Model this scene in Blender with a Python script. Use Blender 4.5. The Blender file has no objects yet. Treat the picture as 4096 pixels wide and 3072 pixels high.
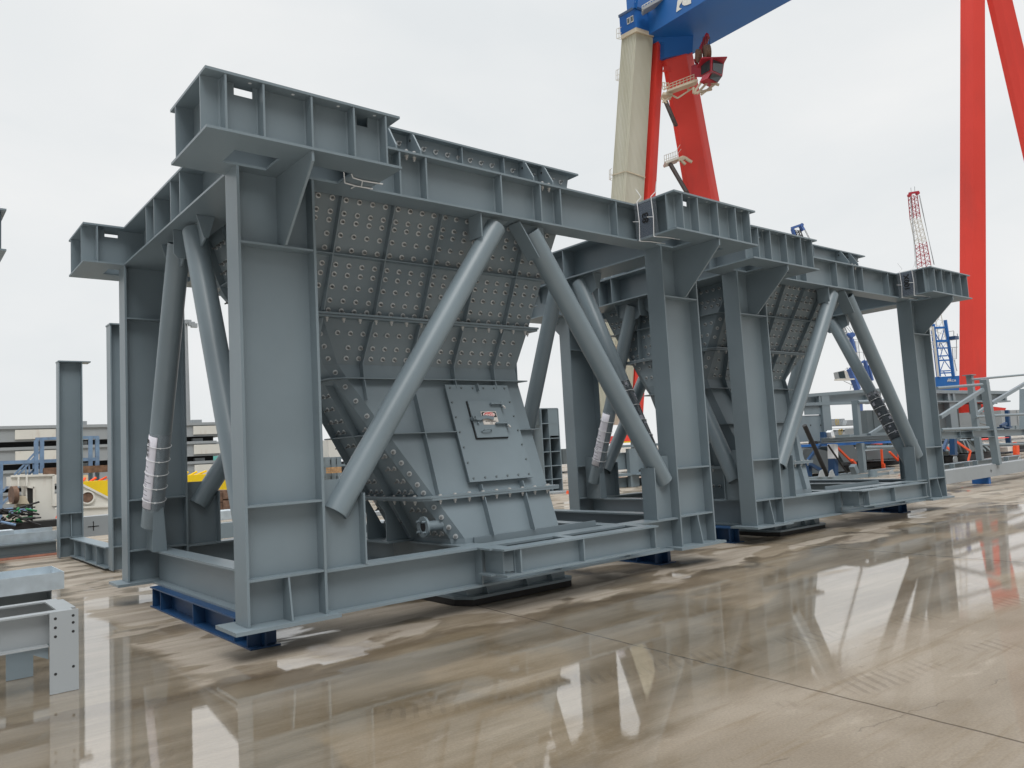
import bpy, bmesh, math, random
from mathutils import Vector, Matrix
random.seed(7)
sc = bpy.context.scene
COL = sc.collection
ZG = 0.29            # height of the module base plates above the concrete

# ------------------------------------------------------------------ camera
f_px = 3105.93
yaw, pit, rol = 0.6873, 0.0865, -0.0553
CAM = Vector((-2.5389, -6.9331, 1.421 + ZG))
fw = Vector((math.sin(yaw)*math.cos(pit), math.cos(yaw)*math.cos(pit), math.sin(pit)))
rt0 = Vector((math.cos(yaw), -math.sin(yaw), 0)); up0 = rt0.cross(fw)
rt = math.cos(rol)*rt0 + math.sin(rol)*up0
up = -math.sin(rol)*rt0 + math.cos(rol)*up0
cd = bpy.data.cameras.new('camera'); cam = bpy.data.objects.new('camera', cd); COL.objects.link(cam)
M = Matrix((rt, up, -fw)).transposed().to_4x4(); M.translation = CAM
cam.matrix_world = M
cd.sensor_width = 36; cd.lens = 36*f_px/4096; cd.clip_end = 3000; cd.clip_start = 0.05
sc.camera = cam

def ray(u, v): return rt*((u-2048)/f_px) + up*(-(v-1536)/f_px) + fw
def at(u, v, D): return CAM + ray(u, v)*D                 # survey: sight line and distance
def on(u, v, ax, val):
    r = ray(u, v); i = 'xyz'.index(ax)
    return CAM + r*((val-CAM[i])/r[i])

# ------------------------------------------------------------------ materials
def nt(name):
    m = bpy.data.materials.new(name); m.use_nodes = True
    n = m.node_tree.nodes; return m, n, m.node_tree.links, n['Principled BSDF']
def paint(name, col, rough=0.5, var=0.12, scale=1.5, metal=0.0, bump=0.02, spec=0.5, dirt=0.0, dirtcol=(0.12,0.07,0.04)):
    m, n, l, b = nt(name)
    tc = n.new('ShaderNodeTexCoord')
    no = n.new('ShaderNodeTexNoise'); no.inputs['Scale'].default_value = scale; no.inputs['Detail'].default_value = 6
    l.new(tc.outputs['Object'], no.inputs['Vector'])
    mp = n.new('ShaderNodeMapRange'); mp.inputs[1].default_value = .3; mp.inputs[2].default_value = .7
    mp.inputs[3].default_value = 1-var; mp.inputs[4].default_value = 1+var
    l.new(no.outputs['Fac'], mp.inputs[0])
    mx = n.new('ShaderNodeVectorMath'); mx.operation = 'SCALE'; mx.inputs[0].default_value = col
    l.new(mp.outputs[0], mx.inputs['Scale'])
    out = mx.outputs[0]
    if dirt > 0:
        n2 = n.new('ShaderNodeTexNoise'); n2.inputs['Scale'].default_value = scale*3; n2.inputs['Detail'].default_value = 9
        mpp = n.new('ShaderNodeMapping'); mpp.inputs['Scale'].default_value = (1.6,1.6,.35)
        l.new(tc.outputs['Object'], mpp.inputs[0]); l.new(mpp.outputs[0], n2.inputs['Vector'])
        r2 = n.new('ShaderNodeMapRange'); r2.inputs[1].default_value = .55; r2.inputs[2].default_value = .75; r2.inputs[4].default_value = dirt
        l.new(n2.outputs['Fac'], r2.inputs[0])
        mm = n.new('ShaderNodeMix'); mm.data_type = 'RGBA'; mm.inputs['B'].default_value = (*dirtcol,1)
        l.new(r2.outputs[0], mm.inputs['Factor']); l.new(out, mm.inputs['A']); out = mm.outputs['Result']
    l.new(out, b.inputs['Base Color'])
    rr = n.new('ShaderNodeMapRange'); rr.inputs[3].default_value = max(.05,rough-.1); rr.inputs[4].default_value = rough+.1
    l.new(no.outputs['Fac'], rr.inputs[0]); l.new(rr.outputs[0], b.inputs['Roughness'])
    b.inputs['Metallic'].default_value = metal; b.inputs['Specular IOR Level'].default_value = spec
    if bump > 0:
        nb = n.new('ShaderNodeTexNoise'); nb.inputs['Scale'].default_value = 90; nb.inputs['Detail'].default_value = 2
        l.new(tc.outputs['Object'], nb.inputs['Vector'])
        bp = n.new('ShaderNodeBump'); bp.inputs['Strength'].default_value = bump*4; bp.inputs['Distance'].default_value = .004
        l.new(nb.outputs['Fac'], bp.inputs['Height']); l.new(bp.outputs[0], b.inputs['Normal'])
    return m
STEEL = paint('grey_paint', (0.176,0.222,0.250), .38, .10, .9, dirt=.20, dirtcol=(.19,.225,.245))
STEELD = paint('dark_grey_paint', (0.105,0.128,0.138), .5, .08, 1.3)
STEELL = paint('pale_grey_paint', (0.30,0.325,0.34), .55, .06, .8, dirt=.15, dirtcol=(.2,.2,.2))
ZINC = paint('zinc', (0.58,0.58,0.57), .38, .12, 40, metal=.2, bump=0)
ZINCD = paint('zinc_washer', (0.56,0.585,0.60), .45, .12, 40, metal=.15, bump=0)
ZNUT = paint('zinc_nut', (0.24,0.25,0.25), .4, .15, 40, metal=.3, bump=0)
GALV = paint('galvanised', (0.50,0.57,0.62), .38, .12, 7, metal=.35)
BLUE = paint('blue_paint', (0.010,0.052,0.14), .45, .15, 2.5, dirt=.3, dirtcol=(.05,.07,.1))
CRBLUE = paint('crane_blue', (0.014,0.135,0.44), .5, .08, .15)
CRRED = paint('crane_red', (0.80,0.062,0.045), .5, .10, .12, dirt=.35, dirtcol=(.50,.06,.05))
CABRED = paint('cab_red', (0.40,0.02,0.04), .45, .08, .4)
CREAM = paint('cream_paint', (0.56,0.49,0.37), .6, .1, .8, dirt=.3, dirtcol=(.35,.2,.1))
WHITE = paint('white_paint', (0.66,0.65,0.60), .5, .06, .8, dirt=.35, dirtcol=(.35,.2,.1))
YELLOW = paint('yellow_paint', (0.80,0.56,0.01), .5, .08, 1.5, dirt=.15)
SCAF = paint('faded_blue_paint', (0.15,0.24,0.38), .6, .2, 3, dirt=.5, dirtcol=(.12,.09,.08))
BLACK = paint('black', (0.012,0.012,0.013), .6, .1, 3)
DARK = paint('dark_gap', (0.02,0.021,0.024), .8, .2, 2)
ORANGE = paint('orange_strap', (0.80,0.09,0.02), .6, .1, 8)
RUST = paint('rusty_wood', (0.16,0.095,0.065), .8, .35, 6, dirt=.4, dirtcol=(.05,.03,.02))
TIMBER = paint('timber', (0.42,0.25,0.12), .8, .3, 5)
GREEN = paint('green_rope', (0.03,0.22,0.08), .7, .3, 8)
PAPER = paint('paper', (0.72,0.71,0.78), .7, .04, 12)
TIE = paint('white_tie', (0.78,0.79,0.80), .4, .03, 10, bump=0)
INK = paint('ink', (0.01,0.01,0.012), .6, .05, 10, bump=0)
PALE = paint('hole_daylight', (.70,.72,.74), .5, .05, 10, bump=0)
INKG = paint('pale_ink', (0.33,0.33,0.38), .7, .05, 10, bump=0)
SIGNRED = paint('sign_red', (0.60,0.03,0.035), .4, .05, 10, bump=0)
SIGNW = paint('sign_white', (0.62,0.58,0.54), .5, .12, 20, bump=0)
LETW = paint('white_lettering', (0.80,0.80,0.76), .5, .05, 4, bump=0)
LETY = paint('yellow_lettering', (0.52,0.36,0.06), .6, .05, 4, bump=0)
RUBBER = paint('rubber', (0.025,0.023,0.022), .85, .2, 6)
TEAL = paint('teal_paint', (0.16,0.50,0.46), .6, .1, 1)
def glass_mat(name, col, rough, alpha, ior=1.45):
    m, n, l, b = nt(name)
    b.inputs['Base Color'].default_value = (*col,1); b.inputs['Roughness'].default_value = rough
    b.inputs['Alpha'].default_value = alpha; b.inputs['IOR'].default_value = ior
    return m
GLASS = glass_mat('window_glass', (.03,.05,.06), .05, 1)
FILM = glass_mat('plastic_film', (.45,.50,.56), .10, .10)
FILMD = glass_mat('wrapped_film', (.10,.115,.13), .15, .55)
def tower_mat():                                         # ribbed cladding of the crane's stair tower
    m, n, l, b = nt('ribbed_cladding')
    tc = n.new('ShaderNodeTexCoord')
    w = n.new('ShaderNodeTexNoise'); w.inputs['Scale'].default_value = .25; w.inputs['Detail'].default_value = 8
    mp = n.new('ShaderNodeMapping'); mp.inputs['Scale'].default_value = (1,1,.2)
    l.new(tc.outputs['Object'], mp.inputs[0]); l.new(mp.outputs[0], w.inputs['Vector'])
    r = n.new('ShaderNodeValToRGB'); r.color_ramp.elements[0].position = .3; r.color_ramp.elements[1].position = .6
    r.color_ramp.elements[0].color = (.50,.485,.38,1); r.color_ramp.elements[1].color = (.62,.615,.53,1)
    l.new(w.outputs['Fac'], r.inputs[0]); l.new(r.outputs[0], b.inputs['Base Color']); b.inputs['Roughness'].default_value = .6
    return m
CLAD = tower_mat()

def ground_mat():
    m, n, l, b = nt('wet_concrete')
    N = n.new; L = l.new
    tc = N('ShaderNodeTexCoord'); co = tc.outputs['Object']
    sep = N('ShaderNodeSeparateXYZ'); L(co, sep.inputs[0]); X, Y = sep.outputs[0], sep.outputs[1]
    def noise(scale, detail=5, map_scale=(1,1,1), rough=.55, rot=0, dist=0):
        mp = N('ShaderNodeMapping'); mp.inputs['Scale'].default_value = map_scale; mp.inputs['Rotation'].default_value = (0,0,rot)
        L(co, mp.inputs[0]); t = N('ShaderNodeTexNoise'); t.inputs['Scale'].default_value = scale
        t.inputs['Detail'].default_value = detail; t.inputs['Roughness'].default_value = rough; t.inputs['Distortion'].default_value = dist
        L(mp.outputs[0], t.inputs['Vector']); return t.outputs['Fac']
    def rng(v, a, b_, c=0, d=1, smooth=True):
        r = N('ShaderNodeMapRange'); r.interpolation_type = 'SMOOTHSTEP' if smooth else 'LINEAR'
        r.inputs[1].default_value = a; r.inputs[2].default_value = b_; r.inputs[3].default_value = c; r.inputs[4].default_value = d
        L(v, r.inputs[0]); return r.outputs[0]
    def op(o, a, b_=None, clamp=False):
        q = N('ShaderNodeMath'); q.operation = o; q.use_clamp = clamp
        for i, v in enumerate((a, b_)):
            if v is None: continue
            if isinstance(v, (int, float)): q.inputs[i].default_value = v
            else: L(v, q.inputs[i])
        return q.outputs[0]
    def mix(fac, A, B):
        q = N('ShaderNodeMix'); q.data_type = 'RGBA'
        L(fac, q.inputs['Factor'])
        for k, v in (('A',A),('B',B)):
            if isinstance(v, tuple): q.inputs[k].default_value = (*v,1)
            else: L(v, q.inputs[k])
        return q.outputs['Result']
    streak = noise(1.0, 8, (.35,2.6,1), .62, .06, .3)
    fine = noise(9, 6, (.25,1.3,1), .6, .05)
    blot = noise(.55, 6, (1,1.3,1), .55, .2, .6)
    grain = noise(60, 4, (1,1,1), .6)
    grain2 = noise(220, 2)
    edge = noise(.8, 5, (.8,1.1,1), .5, 0, .8)
    edge2 = noise(3.2, 4, (.5,1.2,1), .5)
    wob = op('ADD', op('MULTIPLY', op('SUBTRACT', edge, .5), 2.6), op('MULTIPLY', op('SUBTRACT', edge2, .5), .5))
    # drier apron close to the steelwork
    yd = op('ADD', Y, wob)
    dry = rng(yd, -.55, -.22)
    dry = op('MULTIPLY', dry, rng(op('ADD', X, op('MULTIPLY', wob, .5)), -.62, -.40))
    pools = rng(noise(.9, 4, (.8,1.6,1), .45, .3, .5), .50, .54)
    dry = op('MULTIPLY', dry, op('SUBTRACT', 1.0, op('MULTIPLY', pools, .75)))
    ex = op('DIVIDE', op('SUBTRACT', X, .62), .72); ey = op('DIVIDE', op('ADD', Y, .74), .20)
    er = op('ADD', op('POWER', op('ADD', op('MULTIPLY', ex, ex), op('MULTIPLY', ey, ey)), .5), op('MULTIPLY', op('SUBTRACT', edge2, .5), .9))
    pud = op('SUBTRACT', 1.0, rng(er, .92, 1.05))
    dry = op('MULTIPLY', dry, op('SUBTRACT', 1.0, pud))
    # matt, trodden strip in the near right corner
    near = rng(op('ADD', Y, op('MULTIPLY', wob, .55)), -4.05, -3.35)
    nearx = rng(op('ADD', X, wob), -.3, 1.2)
    matt = op('MULTIPLY', op('SUBTRACT', 1.0, near), nearx)
    patch = rng(noise(.42, 4, (1,1.5,1), .5, .5, .6), .42, .50, .60, 1)
    wet = op('MULTIPLY', op('SUBTRACT', 1.0, dry), op('SUBTRACT', 1.0, op('MULTIPLY', matt, .93)))
    left = op('SUBTRACT', 1.0, rng(op('ADD', X, op('MULTIPLY', wob, .25)), -.55, -.35))
    wet = op('MULTIPLY', wet, op('MAXIMUM', patch, left))
    # colours
    c_dry = mix(rng(streak,.32,.68), (.24,.205,.165), (.345,.305,.255))
    c_wet = mix(rng(streak,.30,.70), (.165,.122,.070), (.305,.245,.170))
    c_wet = mix(op('MULTIPLY', rng(blot,.46,.72), .55), c_wet, (.33,.275,.21))
    c_wet = mix(op('MULTIPLY', rng(fine,.50,.75), .30), c_wet, (.18,.125,.065))
    c_matt = mix(rng(blot,.3,.7), (.190,.155,.115), (.280,.238,.188))
    c_matt = mix(op('MULTIPLY', rng(fine,.5,.75), .5), c_matt, (.21,.17,.125))
    c = mix(matt, c_wet, c_matt); c = mix(dry, c, c_dry)
    streak2 = noise(3.0, 9, (.16,2.2,1), .7, .10, .2)
    c = mix(op('MULTIPLY', rng(streak2,.50,.66), .42), c, (.155,.110,.058))
    c = mix(op('MULTIPLY', rng(noise(2.6, 9, (.5,1.2,1), .7, .3, .4),.56,.70), .35), c, (.40,.35,.285))
    c = mix(op('MULTIPLY', rng(noise(7, 8, (1,1,1), .65),.64,.74), .5), c, (.10,.072,.045))
    # damp dark rim of the dry apron
    rim = op('MULTIPLY', rng(yd, -.95, -.5), op('SUBTRACT', 1.0, rng(yd, -.42, -.28)))
    c = mix(op('MULTIPLY', rim, .5), c, (.10,.068,.04))
    gm = op('ADD', .70, op('MULTIPLY', grain, .60))
    sm = N('ShaderNodeVectorMath'); sm.operation = 'SCALE'; L(c, sm.inputs[0]); L(gm, sm.inputs['Scale'])
    c = sm.outputs[0]
    # joints between the slabs and a hairline crack
    jx = op('ADD', op('SUBTRACT', X, 2.78), op('MULTIPLY', op('SUBTRACT', Y, 1.0), -.083))
    jx = op('ADD', jx, op('MULTIPLY', op('SUBTRACT', edge2, .5), .03))
    j1 = op('SUBTRACT', 1.0, rng(op('ABSOLUTE', jx), .004, .014))
    j1b = op('SUBTRACT', 1.0, rng(op('ABSOLUTE', op('SUBTRACT', jx, 6.0)), .006, .02))
    cr = op('ADD', op('ADD', op('MULTIPLY', X, .155), Y), op('MULTIPLY', op('SUBTRACT', noise(5,6), .5), .22))
    j2 = op('MULTIPLY', op('SUBTRACT', 1.0, rng(op('ABSOLUTE', op('ADD', cr, 4.26)), .002, .010)), rng(noise(2.2,4), .45,.60))
    jj = op('MAXIMUM', op('MAXIMUM', j1, j1b), op('MULTIPLY', j2, .45))
    c = mix(op('MULTIPLY', jj, .8), c, (.05,.036,.025))
    # tyre tread smears across the slab
    tread_v = op('ADD', op('MULTIPLY', X, .30), Y)
    band = op('SUBTRACT', 1.0, rng(op('ABSOLUTE', op('ADD', tread_v, 2.15)), .10, .20))
    band2 = op('SUBTRACT', 1.0, rng(op('ABSOLUTE', op('ADD', op('ADD', op('MULTIPLY', X, .22), Y), 3.55)), .12, .22))
    wv = N('ShaderNodeTexWave'); wv.inputs['Scale'].default_value = 3.4; wv.inputs['Distortion'].default_value = 2.5; wv.inputs['Detail'].default_value = 3
    mpw = N('ShaderNodeMapping'); mpw.inputs['Rotation'].default_value = (0,0,.55); L(co, mpw.inputs[0]); L(mpw.outputs[0], wv.inputs['Vector'])
    tread = op('MULTIPLY', op('MULTIPLY', op('MAXIMUM', band, band2), rng(wv.outputs['Fac'],.55,.8)), rng(noise(.9,4),.48,.62))
    c = mix(op('MULTIPLY', tread, .28), c, (.09,.066,.045))
    L(c, b.inputs['Base Color'])
    rgh = N('ShaderNodeMix'); L(wet, rgh.inputs['Factor']); rgh.inputs['A'].default_value = .8; rgh.inputs['B'].default_value = .35
    L(rgh.outputs[0], b.inputs['Roughness']); b.inputs['Specular IOR Level'].default_value = .35
    bmp = N('ShaderNodeBump'); bmp.inputs['Strength'].default_value = .55; bmp.inputs['Distance'].default_value = .006
    h = op('ADD', op('MULTIPLY', grain, .7), op('MULTIPLY', grain2, .3)); h = op('SUBTRACT', h, op('MULTIPLY', tread, .8)); h = op('SUBTRACT', h, jj)
    L(h, bmp.inputs['Height']); L(bmp.outputs[0], b.inputs['Normal'])
    # the film of water
    gl = N('ShaderNodeBsdfGlossy'); gl.inputs['Roughness'].default_value = .008; gl.inputs['Color'].default_value = (.97,.97,.97,1)
    b2 = N('ShaderNodeBump'); b2.inputs['Strength'].default_value = .013; b2.inputs['Distance'].default_value = .01
    L(op('ADD', noise(26,4,(.6,1.2,1)), op('MULTIPLY', grain, .25)), b2.inputs['Height']); L(b2.outputs[0], gl.inputs['Normal'])
    fr = N('ShaderNodeFresnel'); fr.inputs['IOR'].default_value = FILM_IOR
    wetf = op('MULTIPLY', op('MULTIPLY', wet, rng(grain, .25, .42, .75, 1)), fr.outputs[0], True)
    ms = N('ShaderNodeMixShader'); L(wetf, ms.inputs[0]); L(b.outputs[0], ms.inputs[1]); L(gl.outputs[0], ms.inputs[2])
    L(ms.outputs[0], n['Material Output'].inputs['Surface'])
    return m
FILM_IOR = 4.6

# ------------------------------------------------------------------ mesh builder
class MB:
    def __init__(s): s.v = []; s.f = []; s.sm = []
    def add(s, vs, fs, smooth=False, T=None):
        o = len(s.v)
        s.v += [tuple(T(Vector(p))) if T else tuple(p) for p in vs]
        s.f += [tuple(i+o for i in q) for q in fs]; s.sm += [smooth]*len(fs); return s
    def box(s, x0, x1, y0, y1, z0, z1, T=None):
        vs = [(x,y,z) for z in (z0,z1) for y in (y0,y1) for x in (x0,x1)]
        return s.add(vs, [(0,2,3,1),(4,5,7,6),(0,1,5,4),(2,6,7,3),(0,4,6,2),(1,3,7,5)], T=T)
    def prism(s, poly, ax, a, b, T=None):
        # poly: 2-D outline, extruded along axis ax between a and b (other two axes in xyz order)
        n = len(poly)
        def mk(q, w):
            p = list(q); p.insert('xyz'.index(ax), w); return tuple(p)
        vs = [mk(q,a) for q in poly] + [mk(q,b) for q in poly]
        return s.add(vs, [tuple(range(n))[::-1], tuple(range(n,2*n))] + [(i,(i+1)%n,n+(i+1)%n,n+i) for i in range(n)], T=T)
    def tube(s, p, q, r, n=10, r2=None, cap=True, hollow=0, T=None):
        p, q = Vector(p), Vector(q); d = (q-p).normalized()
        a = d.cross(Vector((0,0,1)) if abs(d.z) < .95 else Vector((1,0,0))).normalized(); b = d.cross(a)
        r2 = r if r2 is None else r2
        def ring(c, rr): return [c + a*(rr*math.cos(2*math.pi*i/n)) + b*(rr*math.sin(2*math.pi*i/n)) for i in range(n)]
        s.add(ring(p,r)+ring(q,r2), [(i,(i+1)%n,n+(i+1)%n,n+i) for i in range(n)], True, T)
        if hollow:
            s.add(ring(p,r-hollow)+ring(q,r2-hollow), [(i,n+i,n+(i+1)%n,(i+1)%n) for i in range(n)], True, T)
            for c, ra in ((p,r),(q,r2)):
                s.add(ring(c,ra)+ring(c,ra-hollow), [(i,(i+1)%n,n+(i+1)%n,n+i) for i in range(n)], False, T)
        elif cap:
            s.add(ring(p,r), [tuple(range(n))], False, T); s.add(ring(q,r2), [tuple(range(n))], False, T)
        return s
    def path(s, pts, r, n=6):
        for a, b in zip(pts, pts[1:]): s.tube(a, b, r, n)
        return s
    def bar(s, p, q, w, h, upv=(0,0,1)):                   # rectangular bar between two points
        p, q = Vector(p), Vector(q); d = (q-p).normalized(); a = d.cross(Vector(upv)).normalized(); b = a.cross(d)
        vs = [c + a*(sx*w/2) + b*(sy*h/2) for c in (p,q) for sx, sy in ((-1,-1),(1,-1),(1,1),(-1,1))]
        return s.add(vs, [(3,2,1,0),(4,5,6,7),(0,1,5,4),(1,2,6,5),(2,3,7,6),(3,0,4,7)])
    def mesh(s, name, mat, calc=True, bevel=0):
        me = bpy.data.meshes.new(name); me.from_pydata(s.v, [], s.f); me.update()
        bm = bmesh.new(); bm.from_mesh(me)
        if calc: bmesh.ops.recalc_face_normals(bm, faces=bm.faces)
        for fc, q in zip(bm.faces, s.sm): fc.smooth = q
        bm.to_mesh(me); bm.free(); me.materials.append(mat)
        return me
    def build(s, name, mat, parent=None, **k):
        o = bpy.data.objects.new(name, s.mesh(name, mat, **k)); COL.objects.link(o)
        if parent: o.parent = parent
        return o
def tag(o, label=None, cat=None, group=None, kind=None):
    for k, v in (('label',label),('category',cat),('group',group),('kind',kind)):
        if v: o[k] = v
    return o
def thing(name, loc, label, cat, group=None, rz=0):
    o = bpy.data.objects.new(name, None); COL.objects.link(o); o.location = loc; o.rotation_euler = (0,0,rz)
    o.empty_display_size = .2
    return tag(o, label, cat, group)
def link(name, me, parent, loc=(0,0,0), M=None):
    o = bpy.data.objects.new(name, me); COL.objects.link(o); o.parent = parent
    if M is not None: o.matrix_local = M
    else: o.location = loc
    return o
def text(name, s, size, mat, parent, M, depth=.002, bold=0):
    cu = bpy.data.curves.new(name, 'FONT'); cu.body = s; cu.size = size; cu.align_x = 'CENTER'; cu.align_y = 'CENTER'
    cu.extrude = depth; cu.offset = bold; cu.resolution_u = 3
    t = bpy.data.objects.new('tmp', cu); COL.objects.link(t)
    dg = bpy.context.evaluated_depsgraph_get()
    me = bpy.data.meshes.new_from_object(t.evaluated_get(dg)); me.materials.clear(); me.materials.append(mat)
    bpy.data.objects.remove(t); bpy.data.curves.remove(cu)
    return link(name, me, parent, M=M)
def frame(o, x, y):                                       # matrix from origin, x and y directions
    x = Vector(x).normalized(); z = x.cross(Vector(y)).normalized(); y = z.cross(x)
    m = Matrix((x,y,z)).transposed().to_4x4(); m.translation = Vector(o); return m

# ------------------------------------------------------------------ bolts
def bolt_mesh(name, washer=.030, nut=.0165, stud=.010, hang=False):
    b = MB()
    b.tube((0,0,0),(0,0,.007), washer, 14); nw = len(b.f)
    b.tube((0,0,.0071),(0,0,.030), nut, 6); b.tube((0,0,.030),(0,0,.058), stud, 6)
    me = b.mesh(name, ZINCD); me.materials.append(ZNUT)
    for i, f_ in enumerate(me.polygons): f_.material_index = 0 if i < nw else 1
    return me
BOLT = bolt_mesh('bolt')
def hang_mesh():
    b = MB(); b.tube((0,0,0),(0,0,-.006), .024, 10); b.tube((0,0,-.006),(0,0,-.028), .018, 6); b.tube((0,0,-.028),(0,0,-.048), .010, 6)
    b.tube((0,0,-.001),(0,0,.052), .010, 6); b.tube((0,0,.051),(0,0,.066), .019, 6); b.tube((0,0,.051),(0,0,.055), .024, 10)
    return b.mesh('flange_bolt', ZINC)
FBOLT = hang_mesh()
def add_bolts(parent, mats, limit=100, me=BOLT, name='bolt'):
    for Mx in mats[:limit]: link(name, me, parent, M=Mx)
    rest = mats[limit:]
    if rest:
        mb = MB(); fs = [tuple(p.vertices) for p in me.polygons]; vs = [v.co for v in me.vertices]
        for Mx in rest: mb.add([Mx @ v for v in vs], fs)
        o = tag(mb.build(name, me.materials[0], parent), kind='stuff'); nf = len(me.polygons)
        for mt in list(me.materials)[1:]: o.data.materials.append(mt)
        for i, f_ in enumerate(o.data.polygons): f_.material_index = me.polygons[i % nf].material_index

# ------------------------------------------------------------------ the big hopper modules
Z1, Z2, Z3, ZB, ZT = .409, 1.066, 3.493, 4.199, 4.725
XR = 6.0; WC = .768; FD = .30; YB = 4.53                 # second column, column width, flange depth, overall depth
def lerp(tab, z):
    tab = sorted(tab)
    if z <= tab[0][0]: return tab[0][1]
    for (a,p),(b,q) in zip(tab, tab[1:]):
        if z <= b: return p+(q-p)*(z-a)/(b-a)
    return tab[-1][1]

def stiff(x0, x1, y0, y1, z0, z1, weld_at):
    b = MB(); b.box(x0,x1,y0,y1,z0,z1); s = .013; e = 1 if weld_at > (y0+y1)/2 else -1; w = weld_at
    b.prism([(x0,w-e*.0003),(x0-s,w-e*.0003),(x0,w-e*s)],'z',z0+.001,z1-.001); b.prism([(x1,w-e*.0003),(x1+s,w-e*.0003),(x1,w-e*s)],'z',z0+.001,z1-.001)
    return b
def make_module(label, hop, door):
    root = thing('hopper_module', (0,0,ZG), label, 'hopper module', 'steel hopper modules standing in a row')
    def my(back):                                          # mirrored depth for the far side
        return (lambda y0, y1: (YB-y1, YB-y0)) if back else (lambda y0, y1: (y0, y1))
    for back in (0,1):
        Y = my(back)
        for cx in (0.0, XR):
            b = MB()
            b.box(cx, cx+.026, *Y(0,FD), 0, ZB); b.box(cx+WC-.026, cx+WC, *Y(0,FD), 0, ZB)
            b.box(cx+.026, cx+WC-.026, *Y(.141,.159), 0, ZB)
            col = b.build('column', STEEL, root)
            MB().box(cx-.141, cx+.85, *Y(-.108,.42), -.034, -.001).build('base_plate', STEEL, col)
            for z in (Z1, Z2, Z3):
                s = MB(); s.box(cx+.0265, cx+WC-.0265, *Y(.004,.1405), z-.02, z); s.box(cx+.0265, cx+WC-.0265, *Y(.1595,FD-.004), z-.02, z)
                s.build('stiffener', STEEL, col)
            pts = [(.1405,0),(-.06,0),(.006,Z1-.021),(.1405,Z1-.021)]
            if back: pts = [(YB-a,c) for a, c in pts]
            MB().prism(pts, 'x', cx+.385, cx+.401).build('foot_rib', STEEL, col)
            pts = [(.1405,ZB-.001),(-.672,ZB-.001),(-.672,ZB-.095),(-.03,Z3+.001),(.1405,Z3+.001)]
            if back: pts = [(YB-a,c) for a, c in pts]
            MB().prism(pts, 'x', cx+.436, cx+.460).build('bracket', STEEL, col)
            # cantilever head on the column: two webs between wide flanges
            h = MB(); x0, x1 = cx-.488, cx+1.362
            hx = [(cx-.13,cx+.28),(cx+.62,cx+1.02)]; hy = (-.335,-.002)
            for zp, hx, hy in ((ZB,hx,hy),(ZT-.024,[(cx-.21,cx+.28),(cx+.62,cx+.98)],(-.47,-.06))):
                h.box(x0, x1, *Y(-.688,hy[0]), zp, zp+.024); h.box(x0, x1, *Y(hy[1],.303), zp, zp+.024)
                for a, c in ((x0,hx[0][0]),(hx[0][1],hx[1][0]),(hx[1][1],x1)): h.box(a, c, *Y(*hy), zp, zp+.024)
            zl, zh = ZB+.024, ZT-.024
            for w, e in ((-.54,cx+1.262),(.15,cx+1.362)):
                wy = Y(w-.009,w+.009); cut = [(cx-.205,cx-.04),(cx+.965,cx+1.085)]
                h.box(x0, cut[0][0], *wy, zl, zh); h.box(cut[0][1], cut[1][0], *wy, zl, zh); h.box(cut[1][1], e, *wy, zl, zh)
                for a, c in cut: h.box(a, c, *wy, zl, 4.60)
            head = h.build('beam_head', STEEL, root)
            for sx in (-.09,.30,.74,1.12):                # lifting-bolt holes; pale discs paint in the sky showing through the top flange
                MB().tube((cx+sx,Y(-.62,-.62)[0],ZT-.0243),(cx+sx,Y(-.62,-.62)[0],ZT+.0004),.016,10).build('bolt_hole', PALE, head)
            for sx in (-.32,.005,.448,.868,1.207):
                yy = Y(-.682,-.5495); stiff(cx+sx-.009, cx+sx+.009, *yy, zl, zh, yy[0] if back else yy[1]).build('stiffener', STEEL, head)
            for sx in (-.32,1.207):
                MB().box(cx+sx-.009, cx+sx+.009, *Y(.1595,.297), zl, zh).build('stiffener', STEEL, head)
                MB().box(cx+sx-.009, cx+sx+.009, *Y(-.5305,.1405), zl, zh).build('stiffener', STEEL, head)
    def ibeam_x(x0, x1, y0, y1, z0, z1, t, wy, name, mat=STEEL):
        b = MB(); b.box(x0,x1,y0,y1,z0,z0+t); b.box(x0,x1,y0,y1,z1-t,z1); b.box(x0,x1,wy-.009,wy+.009,z0+t,z1-t)
        return b.build(name, mat, root)
    def ibeam_y(x0, x1, y0, y1, z0, z1, t, wx, name, mat=STEEL):
        b = MB(); b.box(x0,x1,y0,y1,z0,z0+t); b.box(x0,x1,y0,y1,z1-t,z1); b.box(wx-.009,wx+.009,y0,y1,z0+t,z1-t)
        return b.build(name, mat, root)
    for back in (0,1):
        Y = my(back)
        t = ibeam_x(1.3625, XR-.4885, *Y(0,.303), ZB+.0005, ZT-.0005, .024, YB-.15 if back else .15, 'top_beam')
        for sx in (1.772,2.108,3.163,3.784,4.121,5.146):
            yy = Y(.006,.1405); stiff(sx-.010, sx+.010, *yy, ZB+.025, ZT-.025, yy[0] if back else yy[1]).build('stiffener', STEEL, t)
        g = ibeam_x(WC+.001, XR-.001, *Y(.035,.310), -.036, .395, .024, YB-.172 if back else .172, 'base_beam')
        for sx in (2.62,3.78,5.0):
            MB().box(sx-.009, sx+.009, *Y(.040,.162), -.011, .370).build('stiffener', STEEL, g)
    for wx, xa, xb in ((.265,.001,.53),(6.503,6.238,6.767)):
        t = ibeam_y(xa, xb, .3035, YB-.3035, ZB+.0005, ZT-.0005, .024, wx, 'top_beam')
        sgn = -1 if wx < 1 else 1
        for sy in (hop['endst'][0] if wx < 1 else hop['endst'][1]):
            for a, c in ((xa+.006, wx-.0095),(wx+.0095, xb-.006)):
                MB().box(a, c, sy-.009, sy+.009, ZB+.025, ZT-.025).build('stiffener', STEEL, t)
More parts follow.
